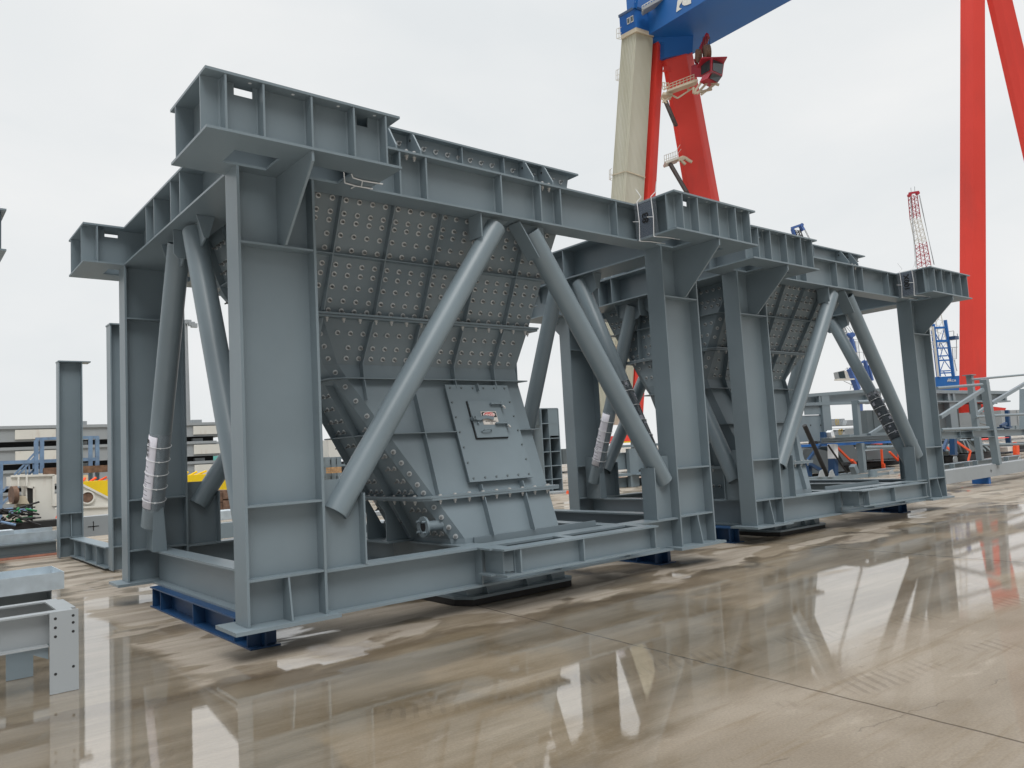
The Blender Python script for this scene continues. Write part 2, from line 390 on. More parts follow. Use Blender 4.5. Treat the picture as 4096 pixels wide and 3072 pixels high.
    for cx in (.27,6.26):
        ibeam_y(cx, cx+.24, .311, YB-.311, -.036, .3945, .024, cx+.12, 'base_beam')
    for cx, wdt in ((2.55,.27),(4.83,.24)):
        ibeam_y(cx, cx+wdt, .311, YB-.311, .06, .3935, .02, cx+wdt/2, 'cross_beam')
    # outrigger on the front of the base frame
    o = MB()
    for a, c in ((2.56,2.81),(3.68,3.80),(4.93,5.07)): o.box(a, c, -.19, .0345, .375, .394)
    o.box(2.60, 5.085, -.392, -.192, .374, .394); o.box(2.62, 5.085, -.392, -.192, .10, .119)
    o.box(2.56, 2.81, -.19, .0345, .10, .118); o.box(2.80, 5.06, -.301, -.283, .119, .374)
    o.box(2.66, 2.678, -.283, .0345, .118, .375); o.box(4.99,5.008,-.283,.0345,.10,.375)
    out = o.build('outrigger', STEEL, root)
    for sx in (2.83,3.775,5.02):
        MB().box(sx-.009, sx+.009, -.386, -.3015, .1195, .3735).build('stiffener', STEEL, out)
    MB().box(2.83, 4.82, .452, .470, .30, .455).build('sill_plate', STEEL, root)
    # tubular braces with their gussets
    def brace(p, q):
        t = MB(); t.tube(p, q, .130, 32, hollow=.014); return t.build('brace', STEEL, root)
    for back in (0,1):
        fy = (lambda y: YB-y) if back else (lambda y: y); yw = fy(.15)
        b1 = brace((3.146,yw,4.098),(.941,yw,.92)); b2 = brace((3.686,yw,4.107),(5.880,yw,.90))
        for br, pl in ((b1,[(2.86,ZB-.001),(2.86,3.93),(2.90,3.88),(3.02,4.0),(3.36,ZB-.001)]),
                       (b2,[(3.44,ZB-.001),(3.60,3.96),(3.90,3.93),(3.92,3.97),(3.92,ZB-.001)])):
            MB().prism(pl, 'y', yw-.009, yw+.009).build('gusset', STEEL, br)
        ga = fy(.03); gb = fy(.27); ga, gb = min(ga,gb), max(ga,gb)
        r = MB(); r.prism([(2.846,ZB-.0015),(2.862,ZB-.0015),(2.862,3.92),(2.846,3.92)], 'y', ga, gb); r.build('gusset', STEEL, b1)
        r = MB(); d = Vector((.291,0,-.415)).normalized()
        r.bar((3.445,yw,4.185),(3.732,yw,3.775), .22, .016, (d.z,0,-d.x)); r.build('gusset', STEEL, b2)
        for br, xx, xe, s in ((b1, WC+.001, 1.205, 1),(b2, XR-.001, 5.575, -1)):
            pl = [(xx,.396),(xe,.396),(xe,1.09),(xx+s*.30,1.245),(xx,1.245)]
            MB().prism(pl, 'y', yw-.009, yw+.009).build('gusset', STEEL, br)
            MB().box(xe-.009, xe+.009, ga, gb, .3955, 1.095).build('gusset', STEEL, br)
    for xw in (.24, 6.37):
        b1 = brace((xw,2.60,4.12),(xw,4.0,.72)); b2 = brace((xw,2.02,4.12),(xw,.53,.72))
        ctr = MB(); ctr.prism([(xw-.15,ZB-.0015),(xw-.15,3.92),(xw-.11,3.87),(xw+.11,3.87),(xw+.15,3.92),(xw+.15,ZB-.0015)], 'y', 2.297, 2.313); ctr.build('gusset', STEEL, b1)
        for br, f_ in ((b1, lambda y: y),(b2, lambda y: 4.61-y)):
            MB().prism([(f_(2.314),ZB-.001),(f_(2.314),4.0),(f_(2.50),3.84),(f_(2.70),3.84),(f_(2.98),3.95),(f_(2.98),ZB-.001)], 'x', xw-.009, xw+.009).build('gusset', STEEL, br)
            y0, y1 = sorted((f_(2.981), f_(2.994)))
            MB().prism([(xw-.10,ZB-.0015),(xw-.025,3.95),(xw+.025,3.95),(xw+.10,ZB-.0015)], 'y', y0, y1).build('gusset', STEEL, br)
        for br, f_ in ((b1, lambda y: y),(b2, lambda y: YB-y)):
            MB().prism([(f_(YB-.305),.396),(f_(3.80),.396),(f_(3.80),.94),(f_(YB-.55),1.24),(f_(YB-.305),1.24)], 'x', xw-.009, xw+.009).build('gusset', STEEL, br)
            y0, y1 = sorted((f_(3.785), f_(3.80)))
            MB().prism([(xw-.05,.3955),(xw+.13,.3955),(xw+.09,.95),(xw-.03,.95)], 'y', y0, y1).build('gusset', STEEL, br)
    # ------------------------------------------------ hopper shell
    L_, R_, F_, B_, C_ = hop['L'], hop['R'], hop['F'], hop['B'], hop['C']
    def loop(z, d=0):
        xl, xr, yf, yb, ch = (lerp(t, z) for t in (L_, R_, F_, B_, C_))
        xl -= d; xr += d; yf -= d; yb += d
        return [(xl,yf+ch,z),(xl+ch,yf,z),(xr,yf,z),(xr,yb,z),(xl+ch*.5,yb,z),(xl,yb-ch,z)]
    zs = hop['Z']
    s = MB()
    vs = []; fs = []
    for z in zs: vs += loop(z)
    for k in range(len(zs)-1):
        for i in range(6): fs.append((k*6+i, k*6+(i+1)%6, (k+1)*6+(i+1)%6, (k+1)*6+i))
    s.add(vs, fs)
    shell = s.build('hopper', STEELD if False else STEEL, root)
    so = shell.modifiers.new('thickness', 'SOLIDIFY'); so.thickness = .012; so.offset = -1
    def collar(z, d, t, name, cut=None):
        a, b_ = loop(z, -.004), loop(z, d); q = MB()
        vs = [(p[0],p[1],zz) for zz in (z-t/2, z+t/2) for p in a] + [(p[0],p[1],zz) for zz in (z-t/2, z+t/2) for p in b_]
        fs = []
        for i in range(6):
            j = (i+1)%6
            if cut and i == 1: continue
            fs += [(12+i,12+j,18+j,18+i),(i,j,12+j,12+i),(6+i,18+i,18+j,6+j)]
        q.add(vs, fs)
        if cut:
            yf = lerp(F_, z); xl = lerp(L_, z)+lerp(C_, z); xr = lerp(R_, z)+d
            q.box(xl, cut[0], yf-d, yf+.004, z-t/2, z+t/2); q.box(cut[1], xr, yf-d, yf+.004, z-t/2, z+t/2)
        q.build(name, STEEL, shell)
    collar(5.035, .095, .022, 'rim_flange')
    for z in (3.052, 3.026): collar(z, .105 if z > 3.04 else .098, .0235, 'bolted_flange')
    for z in (.950, .924): collar(z, .110 if z > .93 else .103, .0235, 'bolted_flange')
    collar(3.65, .085, .012, 'stiffener'); collar(2.36, .10, .014, 'stiffener')
    collar(1.70, .085, .012, 'stiffener', (2.94,3.93) if door else None)
    nU = Vector((0,-1,-.47)).normalized(); nL = Vector((0,-1,.356)).normalized()
    def rib_front(pts, d=.085, t=.012):                    # pts: list of (x, z)
        q = MB()
        for (xa,za),(xb,zb) in zip(pts, pts[1:]):
            ya, yb = lerp(F_, za), lerp(F_, zb)
            vs = []
            for x, y, z in ((xa,ya,za),(xb,yb,zb)):
                vs += [(x-t/2,y+.003,z),(x+t/2,y+.003,z),(x+t/2,y-d,z),(x-t/2,y-d,z)]
            q.add(vs, [(0,1,2,3),(7,6,5,4),(0,4,5,1),(1,5,6,2),(2,6,7,3),(3,7,4,0)])
        q.build('rib', STEEL, shell)
    for pts in hop['ribs']: rib_front(pts)
    def rib_left(y, z0, z1, d=.10, t=.012):
        q = MB(); n_ = 4; zz = [z0+(z1-z0)*i/n_ for i in range(n_+1)]
        for za, zb in zip(zz, zz[1:]):
            xa, xb = lerp(L_, za), lerp(L_, zb); vs = []
            for x, z in ((xa,za),(xb,zb)): vs += [(x+.003,y-t/2,z),(x+.003,y+t/2,z),(x-d,y+t/2,z),(x-d,y-t/2,z)]
            q.add(vs, [(0,1,2,3),(7,6,5,4),(0,4,5,1),(1,5,6,2),(2,6,7,3),(3,7,4,0)])
        q.build('rib', STEEL, shell)
    for y, a, b_ in hop['lribs']: rib_left(y, a, b_)
    # lugs that hang the hopper on the top beams
    for lx in hop['lugs']:
        yf = lerp(F_, 4.9)
        q = MB(); q.prism([(yf,ZT+.001),(.012,ZT+.001),(.012,ZT+.045),(.15,5.00),(.19,5.022),(yf,5.022)], 'x', lx-.010, lx+.010)
        q.tube((lx-.0115,.205,4.945),(lx+.0115,.205,4.945), .026, 10)
        q.build('lug', STEEL, shell)
        hb = MB(); hb.tube((lx-.0135,.205,4.945),(lx+.0135,.205,4.945), .016, 10); hb.build('lug_hole', DARK, shell)
    for ly in hop['slugs']:
        xl = lerp(L_, 4.9)
        MB().prism([(xl,ZT+.001),(.10,ZT+.001),(.10,ZT+.045),(xl-.16,5.00),(xl-.12,5.022),(xl,5.022)], 'y', ly-.010, ly+.010).build('lug', STEEL, shell)
    # bolts
    bm_ = []
    def fbolt(x, z, nrm=None):
        y = lerp(F_, z)
        nn = nrm or (nU if z > 2.55 else nL)
        if z > 4.5: nn = Vector((0,-1,0))
        a = Vector((1,0,0)); M_ = Matrix((a, nn.cross(a), nn)).transposed().to_4x4(); M_.translation = Vector((x,y,z))+nn*.001
        bm_.append(M_)
    for z in hop['rows']:
        xl = lerp(L_, z)+lerp(C_, z); xr = lerp(R_, z)
        for x in hop['cols'](z):
            if xl+.05 < x < xr-.05: fbolt(x, z)
    x = hop['rim0']
    while x < lerp(R_, 4.9)-.05: fbolt(x, 4.915); x += .164
    for z in hop['strip']:                                  # the single row up the bevelled corner
        ch = lerp(C_, z); p = Vector((lerp(L_,z)+ch*.5, lerp(F_,z)+ch*.5, z))
        dz = .05; p2 = Vector((lerp(L_,z+dz)+ch*.5, lerp(F_,z+dz)+ch*.5, z+dz))
        h_ = Vector((ch,-ch,0)).normalized(); nn = h_.cross((p2-p).normalized()).normalized()
        if nn.y > 0: nn = -nn
        M_ = Matrix((h_, nn.cross(h_), nn)).transposed().to_4x4(); M_.translation = p+nn*.002; bm_.append(M_)
    lb = []
    for z in hop['lrows']:
        xl = lerp(L_, z); dz = .05; sl = (lerp(L_,z+dz)-xl)/dz
        nn = Vector((-1,0,-abs(sl)) if sl < 0 else (-1,0,sl)).normalized()
        nn = Vector((-1,0,sl)).normalized()
        y = lerp(F_, z)+lerp(C_, z)+.07; yb = lerp(B_, z)-.12
        while y < yb:
            if all(abs(y-ry) > .05 for ry, _, _ in hop['lribs']):
                a = Vector((0,1,0)); M_ = Matrix((a, nn.cross(a), nn)).transposed().to_4x4(); M_.translation = Vector((xl,y,z))+nn*.001; lb.append(M_)
            y += .135
    bm_.sort(key=lambda m_: (m_.translation-Vector((-2.5,-6.9,1.4))).length)
    add_bolts(shell, bm_+lb)
    fb = []
    for z in (3.0135, .911):
        yf = lerp(F_, z)-.055; x = lerp(L_, z)+lerp(C_, z)+.02
        while x < lerp(R_, z)+.05: fb.append(Matrix.Translation((x,yf,z))); x += .205
        xl = lerp(L_, z)-.055; y = lerp(F_, z)+lerp(C_, z)+.06
        while y < lerp(B_, z)-.05: fb.append(Matrix.Translation((xl,y,z))); y += .23
        y = lerp(F_, z)+.05; xr = lerp(R_, z)+.05
        while y < lerp(B_, z)-.05: fb.append(Matrix.Translation((xr,y,z))); y += .25
    add_bolts(shell, fb, 100, FBOLT, 'flange_bolt')
    for sx in (1.90,2.0,3.88,3.99):
        link('beam_bolt', FBOLT, root, (sx,.075,ZB+.4785+.0225))
    # feet of the chute on the cross beam
    if hop['foot']:
        xa = hop['foot']
        MB().box(xa-.36, xa+.28, 1.40, 2.12, .396, .418).build('foot_plate', STEEL, root)
        for y in (1.49, 1.97):
            MB().prism([(xa-.33,.419),(xa-.33,.74),(xa-.36,.80),(xa-.43,.90),(xa-.30,.90),(xa-.02,.419)], 'y', y-.008, y+.008).build('foot_rib', STEEL, root)
        pf = MB(); px_ = xa-.30; yc, zc = .69, .62
        pf.tube((px_,yc,zc),(px_+.26,yc,zc), .06, 18); pf.tube((px_-.016,yc,zc),(px_+.012,yc,zc), .118, 24, hollow=.055)
        for a in range(4):
            t_ = math.pi/4+a*math.pi/2; pf.tube((px_-.06,yc+.085*math.cos(t_),zc+.085*math.sin(t_)),(px_+.03,yc+.085*math.cos(t_),zc+.085*math.sin(t_)), .014, 8)
        pf.build('pipe_flange', STEEL, root)
        MB().tube((px_-.004,yc,zc),(px_-.002,yc,zc), .058, 18).build('pipe_bore', DARK, root)
    # discharge collar resting close to the ground under the chute
    xs = hop['tray']; q = MB()
    pl = [(xs[0]+.12,.30),(xs[0],.50),(xs[0],2.1),(xs[1],2.1),(xs[1],.42),(xs[1]-.12,.30)]
    q.prism([(x,y) for x, y in pl], 'z', -.215, -.185)
    q.prism([(xs[0]+.12,.42),(xs[0]+.12,2.0),(xs[1]-.12,2.0),(xs[1]-.12,.42)], 'z', -.185, .05)
    tr = q.build('discharge_collar', STEEL, root)
    for sx in (xs[0]+.35, xs[0]+.95, xs[1]-.4): MB().prism([(.315,-.1845),(.4195,-.1845),(.4195,.03)], 'x', sx-.008, sx+.008).build('rib', STEEL, tr)
    MB().prism([(x*1.0, y+.01) for x, y in pl], 'z', -.285, -.2155).build('rubber_pad', RUBBER, tr)
    # ------------------------------------------------ access door of the first chute
    if door:
        sl = Vector((0,.356,1)).normalized(); A = Vector((1,0,0)); Nn = A.cross(sl)
        O0 = Vector((0, lerp(F_,1.057), 1.057))
        def T(p): return O0 + A*p.x + sl*p.y + Nn*p.z       # (x, up the slope, outwards)
        k = 1.0615
        H = (2.27-1.057)*k
        d = MB(); d.box(2.935,3.935,0,H,.062,.08,T=T); d.box(2.96,3.91,.02,H-.02,0,.062,T=T)
        door_o = d.build('access_door', STEEL, root)
        rv = MB()
        for i in range(6):
            for yy in (.045,H-.045): x = 3.0+i*.174; rv.tube((x,yy,.08),(x,yy,.090), .013, 8, T=T)
        for i in range(1,6):
            for xx in (2.975,3.895): yy = .045+i*(H-.09)/6; rv.tube((xx,yy,.08),(xx,yy,.090), .013, 8, T=T)
        rv.build('door_screws', STEELD, door_o)
        e = MB(); e.box(3.40,3.412,H-.10,H-.005,.08,.14,T=T); e.build('lifting_eye', STEEL, door_o)
        h0, h1 = (1.575-1.057)*k, (2.045-1.057)*k
        gsk = MB(); gsk.box(3.185,3.693,h0-.009,h1+.003,.0805,.0975,T=T); gsk.build('gasket', BLACK, door_o)
        hh = MB(); hh.box(3.195,3.69,h0,h1,.0976,.113,T=T); hat = hh.build('hatch', STEEL, door_o)
        hn = MB()
        P_ = [T(Vector(p)) for p in ((3.275,h0+.075,.113),(3.30,h0+.085,.155),(3.40,h0+.092,.16),(3.44,h0+.088,.113))]
        hn.path(P_, .008, 8); hn.build('handle', STEEL, door_o)
        lv = MB()
        lp = [(3.20,h0+.232),(3.28,h0+.218),(3.38,h0+.245),(3.50,h0+.225),(3.515,h0+.268),(3.38,h0+.288),(3.27,h0+.265),(3.20,h0+.285)]
        lv.add([(x,y,.135) for x, y in lp]+[(x,y,.146) for x, y in lp], [tuple(range(8))[::-1],tuple(range(8,16))]+[(i,(i+1)%8,8+(i+1)%8,8+i) for i in range(8)], T=T)
        lv.tube((3.20,h0+.258,.098),(3.20,h0+.258,.16), .03, 14, T=T); lv.tube((3.20,h0+.258,.16),(3.20,h0+.258,.19), .012, 8, T=T)
        lv.tube((3.255,h0+.19,.113),(3.255,h0+.19,.14), .014, 8, T=T)
        lv.build('latch_lever', STEEL, door_o)
        for yy in (h0+.165, h0+.435):
            hg = MB(); hg.box(3.52,3.70,yy,yy+.02,.113,.16,T=T); hg.tube((3.715,yy-.03,.12),(3.715,yy+.04,.12), .022, 10, T=T); hg.build('hinge', STEEL, door_o)
            hz = MB(); hz.tube((3.715,yy-.02,.14),(3.715,yy-.06,.165), .013, 6, T=T); hz.build('hinge_bolt', ZINC, door_o)
        s0, s1, t0, t1 = 3.345, 3.590, h0+.170, h0+.350
        sg = MB(); sg.box(s0,s1,t0,t1,.1135,.1165,T=T); sg.build('danger_sign', SIGNW, door_o)
        sb = MB(); sb.box(s0+.008,s1-.008,t0+.098,t1-.007,.1168,.1174,T=T); sb.build('danger_sign', BLACK, door_o)
        mid = ((s0+s1)/2, t1-.043)
        for rx, ry, z, mt in ((.096,.036,.1177,LETW),(.090,.031,.1181,SIGNRED)):
            q = MB(); q.add([(mid[0]+rx*math.cos(2*math.pi*i/28), mid[1]+ry*math.sin(2*math.pi*i/28), z) for i in range(28)], [tuple(range(28))], T=T); q.build('danger_sign', mt, door_o)
        def tx(s_, x, y, size, mat, bold=0): text('sign_lettering', s_, size, mat, door_o, frame(T(Vector((x,y,.1188))), A, sl), .0003, bold)
        tx('DANGER', mid[0], mid[1]-.003, .044, LETW, .0008)
        tx('BEFORE OPENING', mid[0], t0+.042, .021, INK); tx('DOOR', mid[0], t0+.018, .018, INK)
        rvs = MB()
        for x in (s0+.014,s1-.014):
            for y in (t0+.014,t1-.014): rvs.tube((x,y,.1165),(x,y,.1195), .006, 8, T=T)
        rvs.build('rivets', ZINC, door_o)
    # small survey cross on the left end beam, as on every frame
    q = MB(); c_ = (.2555,.85,4.47)
    q.box(.2546,.2558,.975,1.045,4.468,4.473); q.box(.2546,.2558,1.0075,1.0125,4.435,4.506); q.build('survey_mark', INK, root)
    return root

HOP1 = dict(endst=((1.753,2.099,2.786,3.143),(2.26,)), slugs=(1.85,2.0,2.9,3.05),
    Z=[5.03,4.45,4.3,3.65,3.04,2.53,2.36,1.7,.94,.45,.05],
    F=[(5.03,.28),(4.45,.283),(4.2,.40),(2.53,1.185),(2.34,1.15),(.45,.487),(.05,.43)],
    L=[(5.03,.58),(4.3,.58),(3.65,.80),(2.53,1.43),(2.34,1.54),(.45,2.60),(.05,2.62)],
    R=[(5.03,4.55),(4.5,4.42),(4.2,4.34),(3.03,4.25),(2.53,4.19),(.05,4.19)],
    B=[(5.03,3.75),(4.4,3.75),(3.65,3.05),(2.53,2.35),(2.34,2.3),(.96,2.05),(.05,2.0)],
    C=[(5.03,.05),(3.0,.12),(.05,.12)],
    ribs=[[(x,4.46),(x,4.2),(x,3.08)] for x in (1.24,1.88,2.52,3.16,3.80)] +
         [[(1.24,3.0),(1.24,2.75)],[(1.87,3.0),(1.83,2.54),(1.825,2.36),(1.815,2.10)],[(2.51,3.0),(2.49,2.54),(2.485,2.36),(2.475,.97)],
          [(3.15,3.0),(3.12,2.54),(3.11,2.36),(3.105,2.25)],[(3.79,3.0),(3.76,2.54),(3.75,2.36),(3.745,2.25)],
          [(3.10,1.05),(3.10,.97)],[(3.745,1.05),(3.745,.97)],[(3.10,.905),(3.095,.45)],[(3.745,.905),(3.73,.45)]] +
         [[(x,5.02),(x,4.72)] for x in (2.75,3.38)],
    lribs=[(1.36,.97,2.30),(1.93,.97,2.33),(1.2,3.06,4.2),(1.95,3.06,4.2),(2.6,3.4,4.2),(1.5,2.55,3.0),(2.1,2.55,3.0),(1.30,.45,.90)],
    lugs=(1.74,2.05,3.69,4.01), rim0=1.44,
    rows=[4.20,4.07,3.99,3.858,3.72,3.565,3.469,3.342,3.203,3.10,2.87,2.716,2.60],
    cols=lambda z: [1.24+.08+.16*i for i in range(-4,20)],
    strip=[2.86,2.73,2.60,2.44,2.27,2.10,1.92,1.62,1.49,1.36,1.23,1.10,1.0,.83,.71,.59,.48],
    lrows=[4.1,3.9,3.7+.1,3.5,3.3,3.15,2.9,2.7,2.2,2.05,1.9,1.77,1.6,1.45,1.3,1.15,1.02,.8,.65,.52],
    foot=2.60, tray=(2.55,4.30))
HOP2 = dict(endst=((1.753,2.92,3.28),(2.26,)), slugs=(1.40,2.0,2.99,3.20),
    Z=[5.03,4.45,4.3,3.65,3.04,2.53,2.36,1.7,.94,.45,.05],
    F=HOP1['F'],
    L=[(5.03,.58),(4.3,.55),(3.67,.42),(2.53,.40),(2.34,.42),(1.7,.52),(1.3,.62),(.45,.85),(.05,.9)],
    R=[(5.03,4.55),(4.5,4.30),(4.2,4.10),(3.65,3.72),(3.03,3.27),(2.53,2.92),(2.34,2.97),(.45,2.41),(.05,2.38)],
    B=[(5.03,3.9),(4.4,3.9),(3.7,3.40),(3.06,2.97),(2.45,2.6),(2.3,2.5),(.96,2.2),(.05,2.2)],
    C=[(5.03,.07),(3.0,.12),(2.3,.14),(.05,.16)],
    ribs=[[(a,4.46),(a,4.2),(b_,3.08)] for a, b_ in ((.60,.82),(1.24,1.33),(1.90,1.86),(2.55,2.37),(3.17,2.95))] +
         [[(a,3.0),(b_,2.54),(b_+.03,2.36),(c_,.97)] for a, b_, c_ in ((.83,.94,1.35),(1.86,1.83,1.80),(2.94,2.83,2.30))] +
         [[(1.34,3.0),(1.36,2.54)],[(2.35,3.0),(2.30,2.54)],[(1.0,.905),(1.05,.45)],[(2.25,.905),(2.15,.45)]] + [[(x,5.02),(x,4.72)] for x in (2.75,)],
    lribs=[(1.2,3.06,4.2),(1.9,3.06,4.2),(2.6,3.06,4.2),(1.6,2.55,3.0),(2.2,2.55,3.0),(1.36,.97,2.30),(1.93,.97,2.33)],
    lugs=(3.66,4.0), rim0=4.1,
    rows=HOP1['rows'],
    cols=lambda z: [x for x in [1.87+(.16+(z-3.05)*.006)*(i+.5) for i in range(-9,14)] if (i_ok(x, z))],
    strip=[4.0,3.8,3.55,3.4,3.25,2.9,2.75],
    lrows=[4.1,3.9,3.8,3.5,3.3,3.15,2.9,2.7,2.2,2.0,1.8,1.6,1.4,1.2,1.02,.8,.6],
    foot=None, tray=(.95,2.6))
def i_ok(x, z):
    t = (4.2-z)/1.15
    return all(abs(x-(a+(b_-a)*t)) > .045 for a, b_ in ((.60,.82),(1.24,1.33),(1.90,1.86),(2.55,2.37),(3.17,2.95)))
mod1 = make_module('large grey steel hopper module nearest the viewer, with a DANGER hatch on its chute', HOP1, True)
mod2 = make_module('second grey steel hopper module, farther right, with no hatch on its chute', HOP2, False)
M2L = Vector((8.4562, .4406, ZG+.0034)); mod2.location = M2L
mod2.rotation_euler = (-.0052, .006, -.0295)
def m2(p):
    c, s = math.cos(-.0295), math.sin(-.0295); x, y, z = p
    return Vector((M2L.x+c*x-s*y, M2L.y+s*x+c*y, M2L.z+z-.006*x-.0052*y))
def m1(p): return Vector(p)+Vector((0,0,ZG))
ZENITH, SUN_E = 2.6, 1.5
#PART2
# ------------------------------------------------------------------ ground, sky, sun
g = bpy.data.meshes.new('ground'); S = 1500
g.from_pydata([(-S,-S,0),(S,-S,0),(S,S,0),(-S,S,0)], [], [(0,1,2,3)]); g.materials.append(ground_mat())
go = bpy.data.objects.new('ground', g); COL.objects.link(go); tag(go, 'wide wet concrete yard with puddles', kind='structure')
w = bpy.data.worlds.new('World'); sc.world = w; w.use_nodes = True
n, l = w.node_tree.nodes, w.node_tree.links
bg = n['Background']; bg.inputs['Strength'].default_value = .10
SUN_EL, SUN_AZ = math.radians(56), math.radians(200)
sky = n.new('ShaderNodeTexSky'); sky.sky_type = 'NISHITA'; sky.sun_disc = False
sky.sun_elevation = SUN_EL; sky.sun_rotation = SUN_AZ; sky.air_density = 1; sky.dust_density = 4
tc = n.new('ShaderNodeTexCoord')
mp = n.new('ShaderNodeMapping'); mp.inputs['Scale'].default_value = (1,1,2.4); l.new(tc.outputs['Generated'], mp.inputs[0])
no = n.new('ShaderNodeTexNoise'); no.inputs['Scale'].default_value = 2.3; no.inputs['Detail'].default_value = 6; no.inputs['Distortion'].default_value = .4
l.new(mp.outputs[0], no.inputs['Vector'])
cr = n.new('ShaderNodeValToRGB'); cr.color_ramp.elements[0].position = .34; cr.color_ramp.elements[1].position = .66
cr.color_ramp.elements[0].color = (.795,.825,.84,1); cr.color_ramp.elements[1].color = (.890,.900,.900,1)
l.new(no.outputs['Fac'], cr.inputs[0])
sp = n.new('ShaderNodeSeparateXYZ'); l.new(tc.outputs['Generated'], sp.inputs[0])
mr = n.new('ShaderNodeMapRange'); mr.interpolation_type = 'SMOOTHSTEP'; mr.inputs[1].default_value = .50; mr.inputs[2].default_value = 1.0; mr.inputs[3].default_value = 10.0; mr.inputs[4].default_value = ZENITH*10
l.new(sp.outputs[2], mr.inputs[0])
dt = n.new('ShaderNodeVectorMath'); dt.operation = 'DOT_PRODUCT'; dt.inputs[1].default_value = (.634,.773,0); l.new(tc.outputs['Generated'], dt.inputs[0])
bk = n.new('ShaderNodeMapRange'); bk.interpolation_type = 'SMOOTHSTEP'; bk.inputs[1].default_value = -.40; bk.inputs[2].default_value = .15; bk.inputs[3].default_value = .30; bk.inputs[4].default_value = 1; l.new(dt.outputs['Value'], bk.inputs[0])  # low sky behind the camera dimmed, added to deepen shade on undersides
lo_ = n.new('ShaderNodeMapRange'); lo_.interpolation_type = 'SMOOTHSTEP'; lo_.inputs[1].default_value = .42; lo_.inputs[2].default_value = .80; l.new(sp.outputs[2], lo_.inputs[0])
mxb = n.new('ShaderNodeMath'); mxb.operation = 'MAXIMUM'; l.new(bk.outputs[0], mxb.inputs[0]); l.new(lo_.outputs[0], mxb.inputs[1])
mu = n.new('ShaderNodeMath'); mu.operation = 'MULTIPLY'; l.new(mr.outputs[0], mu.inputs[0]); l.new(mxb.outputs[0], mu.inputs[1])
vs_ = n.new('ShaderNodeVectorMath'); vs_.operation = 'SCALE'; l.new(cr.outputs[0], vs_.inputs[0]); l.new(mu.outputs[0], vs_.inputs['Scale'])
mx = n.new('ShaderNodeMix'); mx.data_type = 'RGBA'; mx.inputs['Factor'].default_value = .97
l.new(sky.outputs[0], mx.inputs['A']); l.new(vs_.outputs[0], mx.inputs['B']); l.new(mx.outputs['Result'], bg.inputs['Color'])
sd = bpy.data.lights.new('sun', 'SUN'); so_ = bpy.data.objects.new('sun', sd); COL.objects.link(so_)
sd.energy = SUN_E; sd.angle = math.radians(30); sd.color = (1,.98,.95)
sdir = Vector((math.sin(SUN_AZ)*math.cos(SUN_EL), math.cos(SUN_AZ)*math.cos(SUN_EL), math.sin(SUN_EL)))
so_.rotation_euler = (-sdir).to_track_quat('-Z','Y').to_euler()
sc.view_settings.view_transform = 'Standard'; sc.view_settings.look = 'None'; sc.view_settings.gamma = 1
sc.view_settings.exposure = 0
# ------------------------------------------------------------------ blue skid beams under the modules
def skid(name, x0, x1, y0, y1, h, label, tf):
    r = thing(name, tf((x0,y0,-ZG)), label, 'skid beam', 'blue skid beams under the modules')
    xm = (x1-x0)/2; W = x1-x0
    b = MB(); b.box(0,W,0,y1-y0,0,.016); b.box(0,W,0,y1-y0,h-.016,h); b.box(xm-.008,xm+.008,0,y1-y0,.016,h-.016)
    b.build('i_beam', BLUE, r)
    for yy in (.10, .45, (y1-y0)*.5, y1-y0-.45, y1-y0-.1):
        for a, c in ((.004, xm-.0085),(xm+.0085, W-.004)): MB().box(a,c,yy-.007,yy+.007,.0165,h-.0165).build('stiffener', BLUE, r)
    return r
m1g = lambda p: Vector((p[0],p[1],p[2]+ZG)); m2g = lambda p: Vector((m2(p)[0],m2(p)[1],p[2]+ZG))
skid('skid_beam', .17,.46,.40,3.85,.252, 'blue skid beam under the near left end of the first module', m1g)
skid('skid_beam', 6.02,6.36,.42,3.85,.252, 'blue skid beam under the right end of the first module', m1g)
skid('skid_beam', -.06,.20,.42,3.85,.252, 'blue skid beam between the two modules', m2g).rotation_euler = (0,0,-.0295)
skid('skid_beam', 5.40,5.72,.30,3.85,.205, 'blue skid beam under the far right end of the second module', m2g).rotation_euler = (0,0,-.0295)

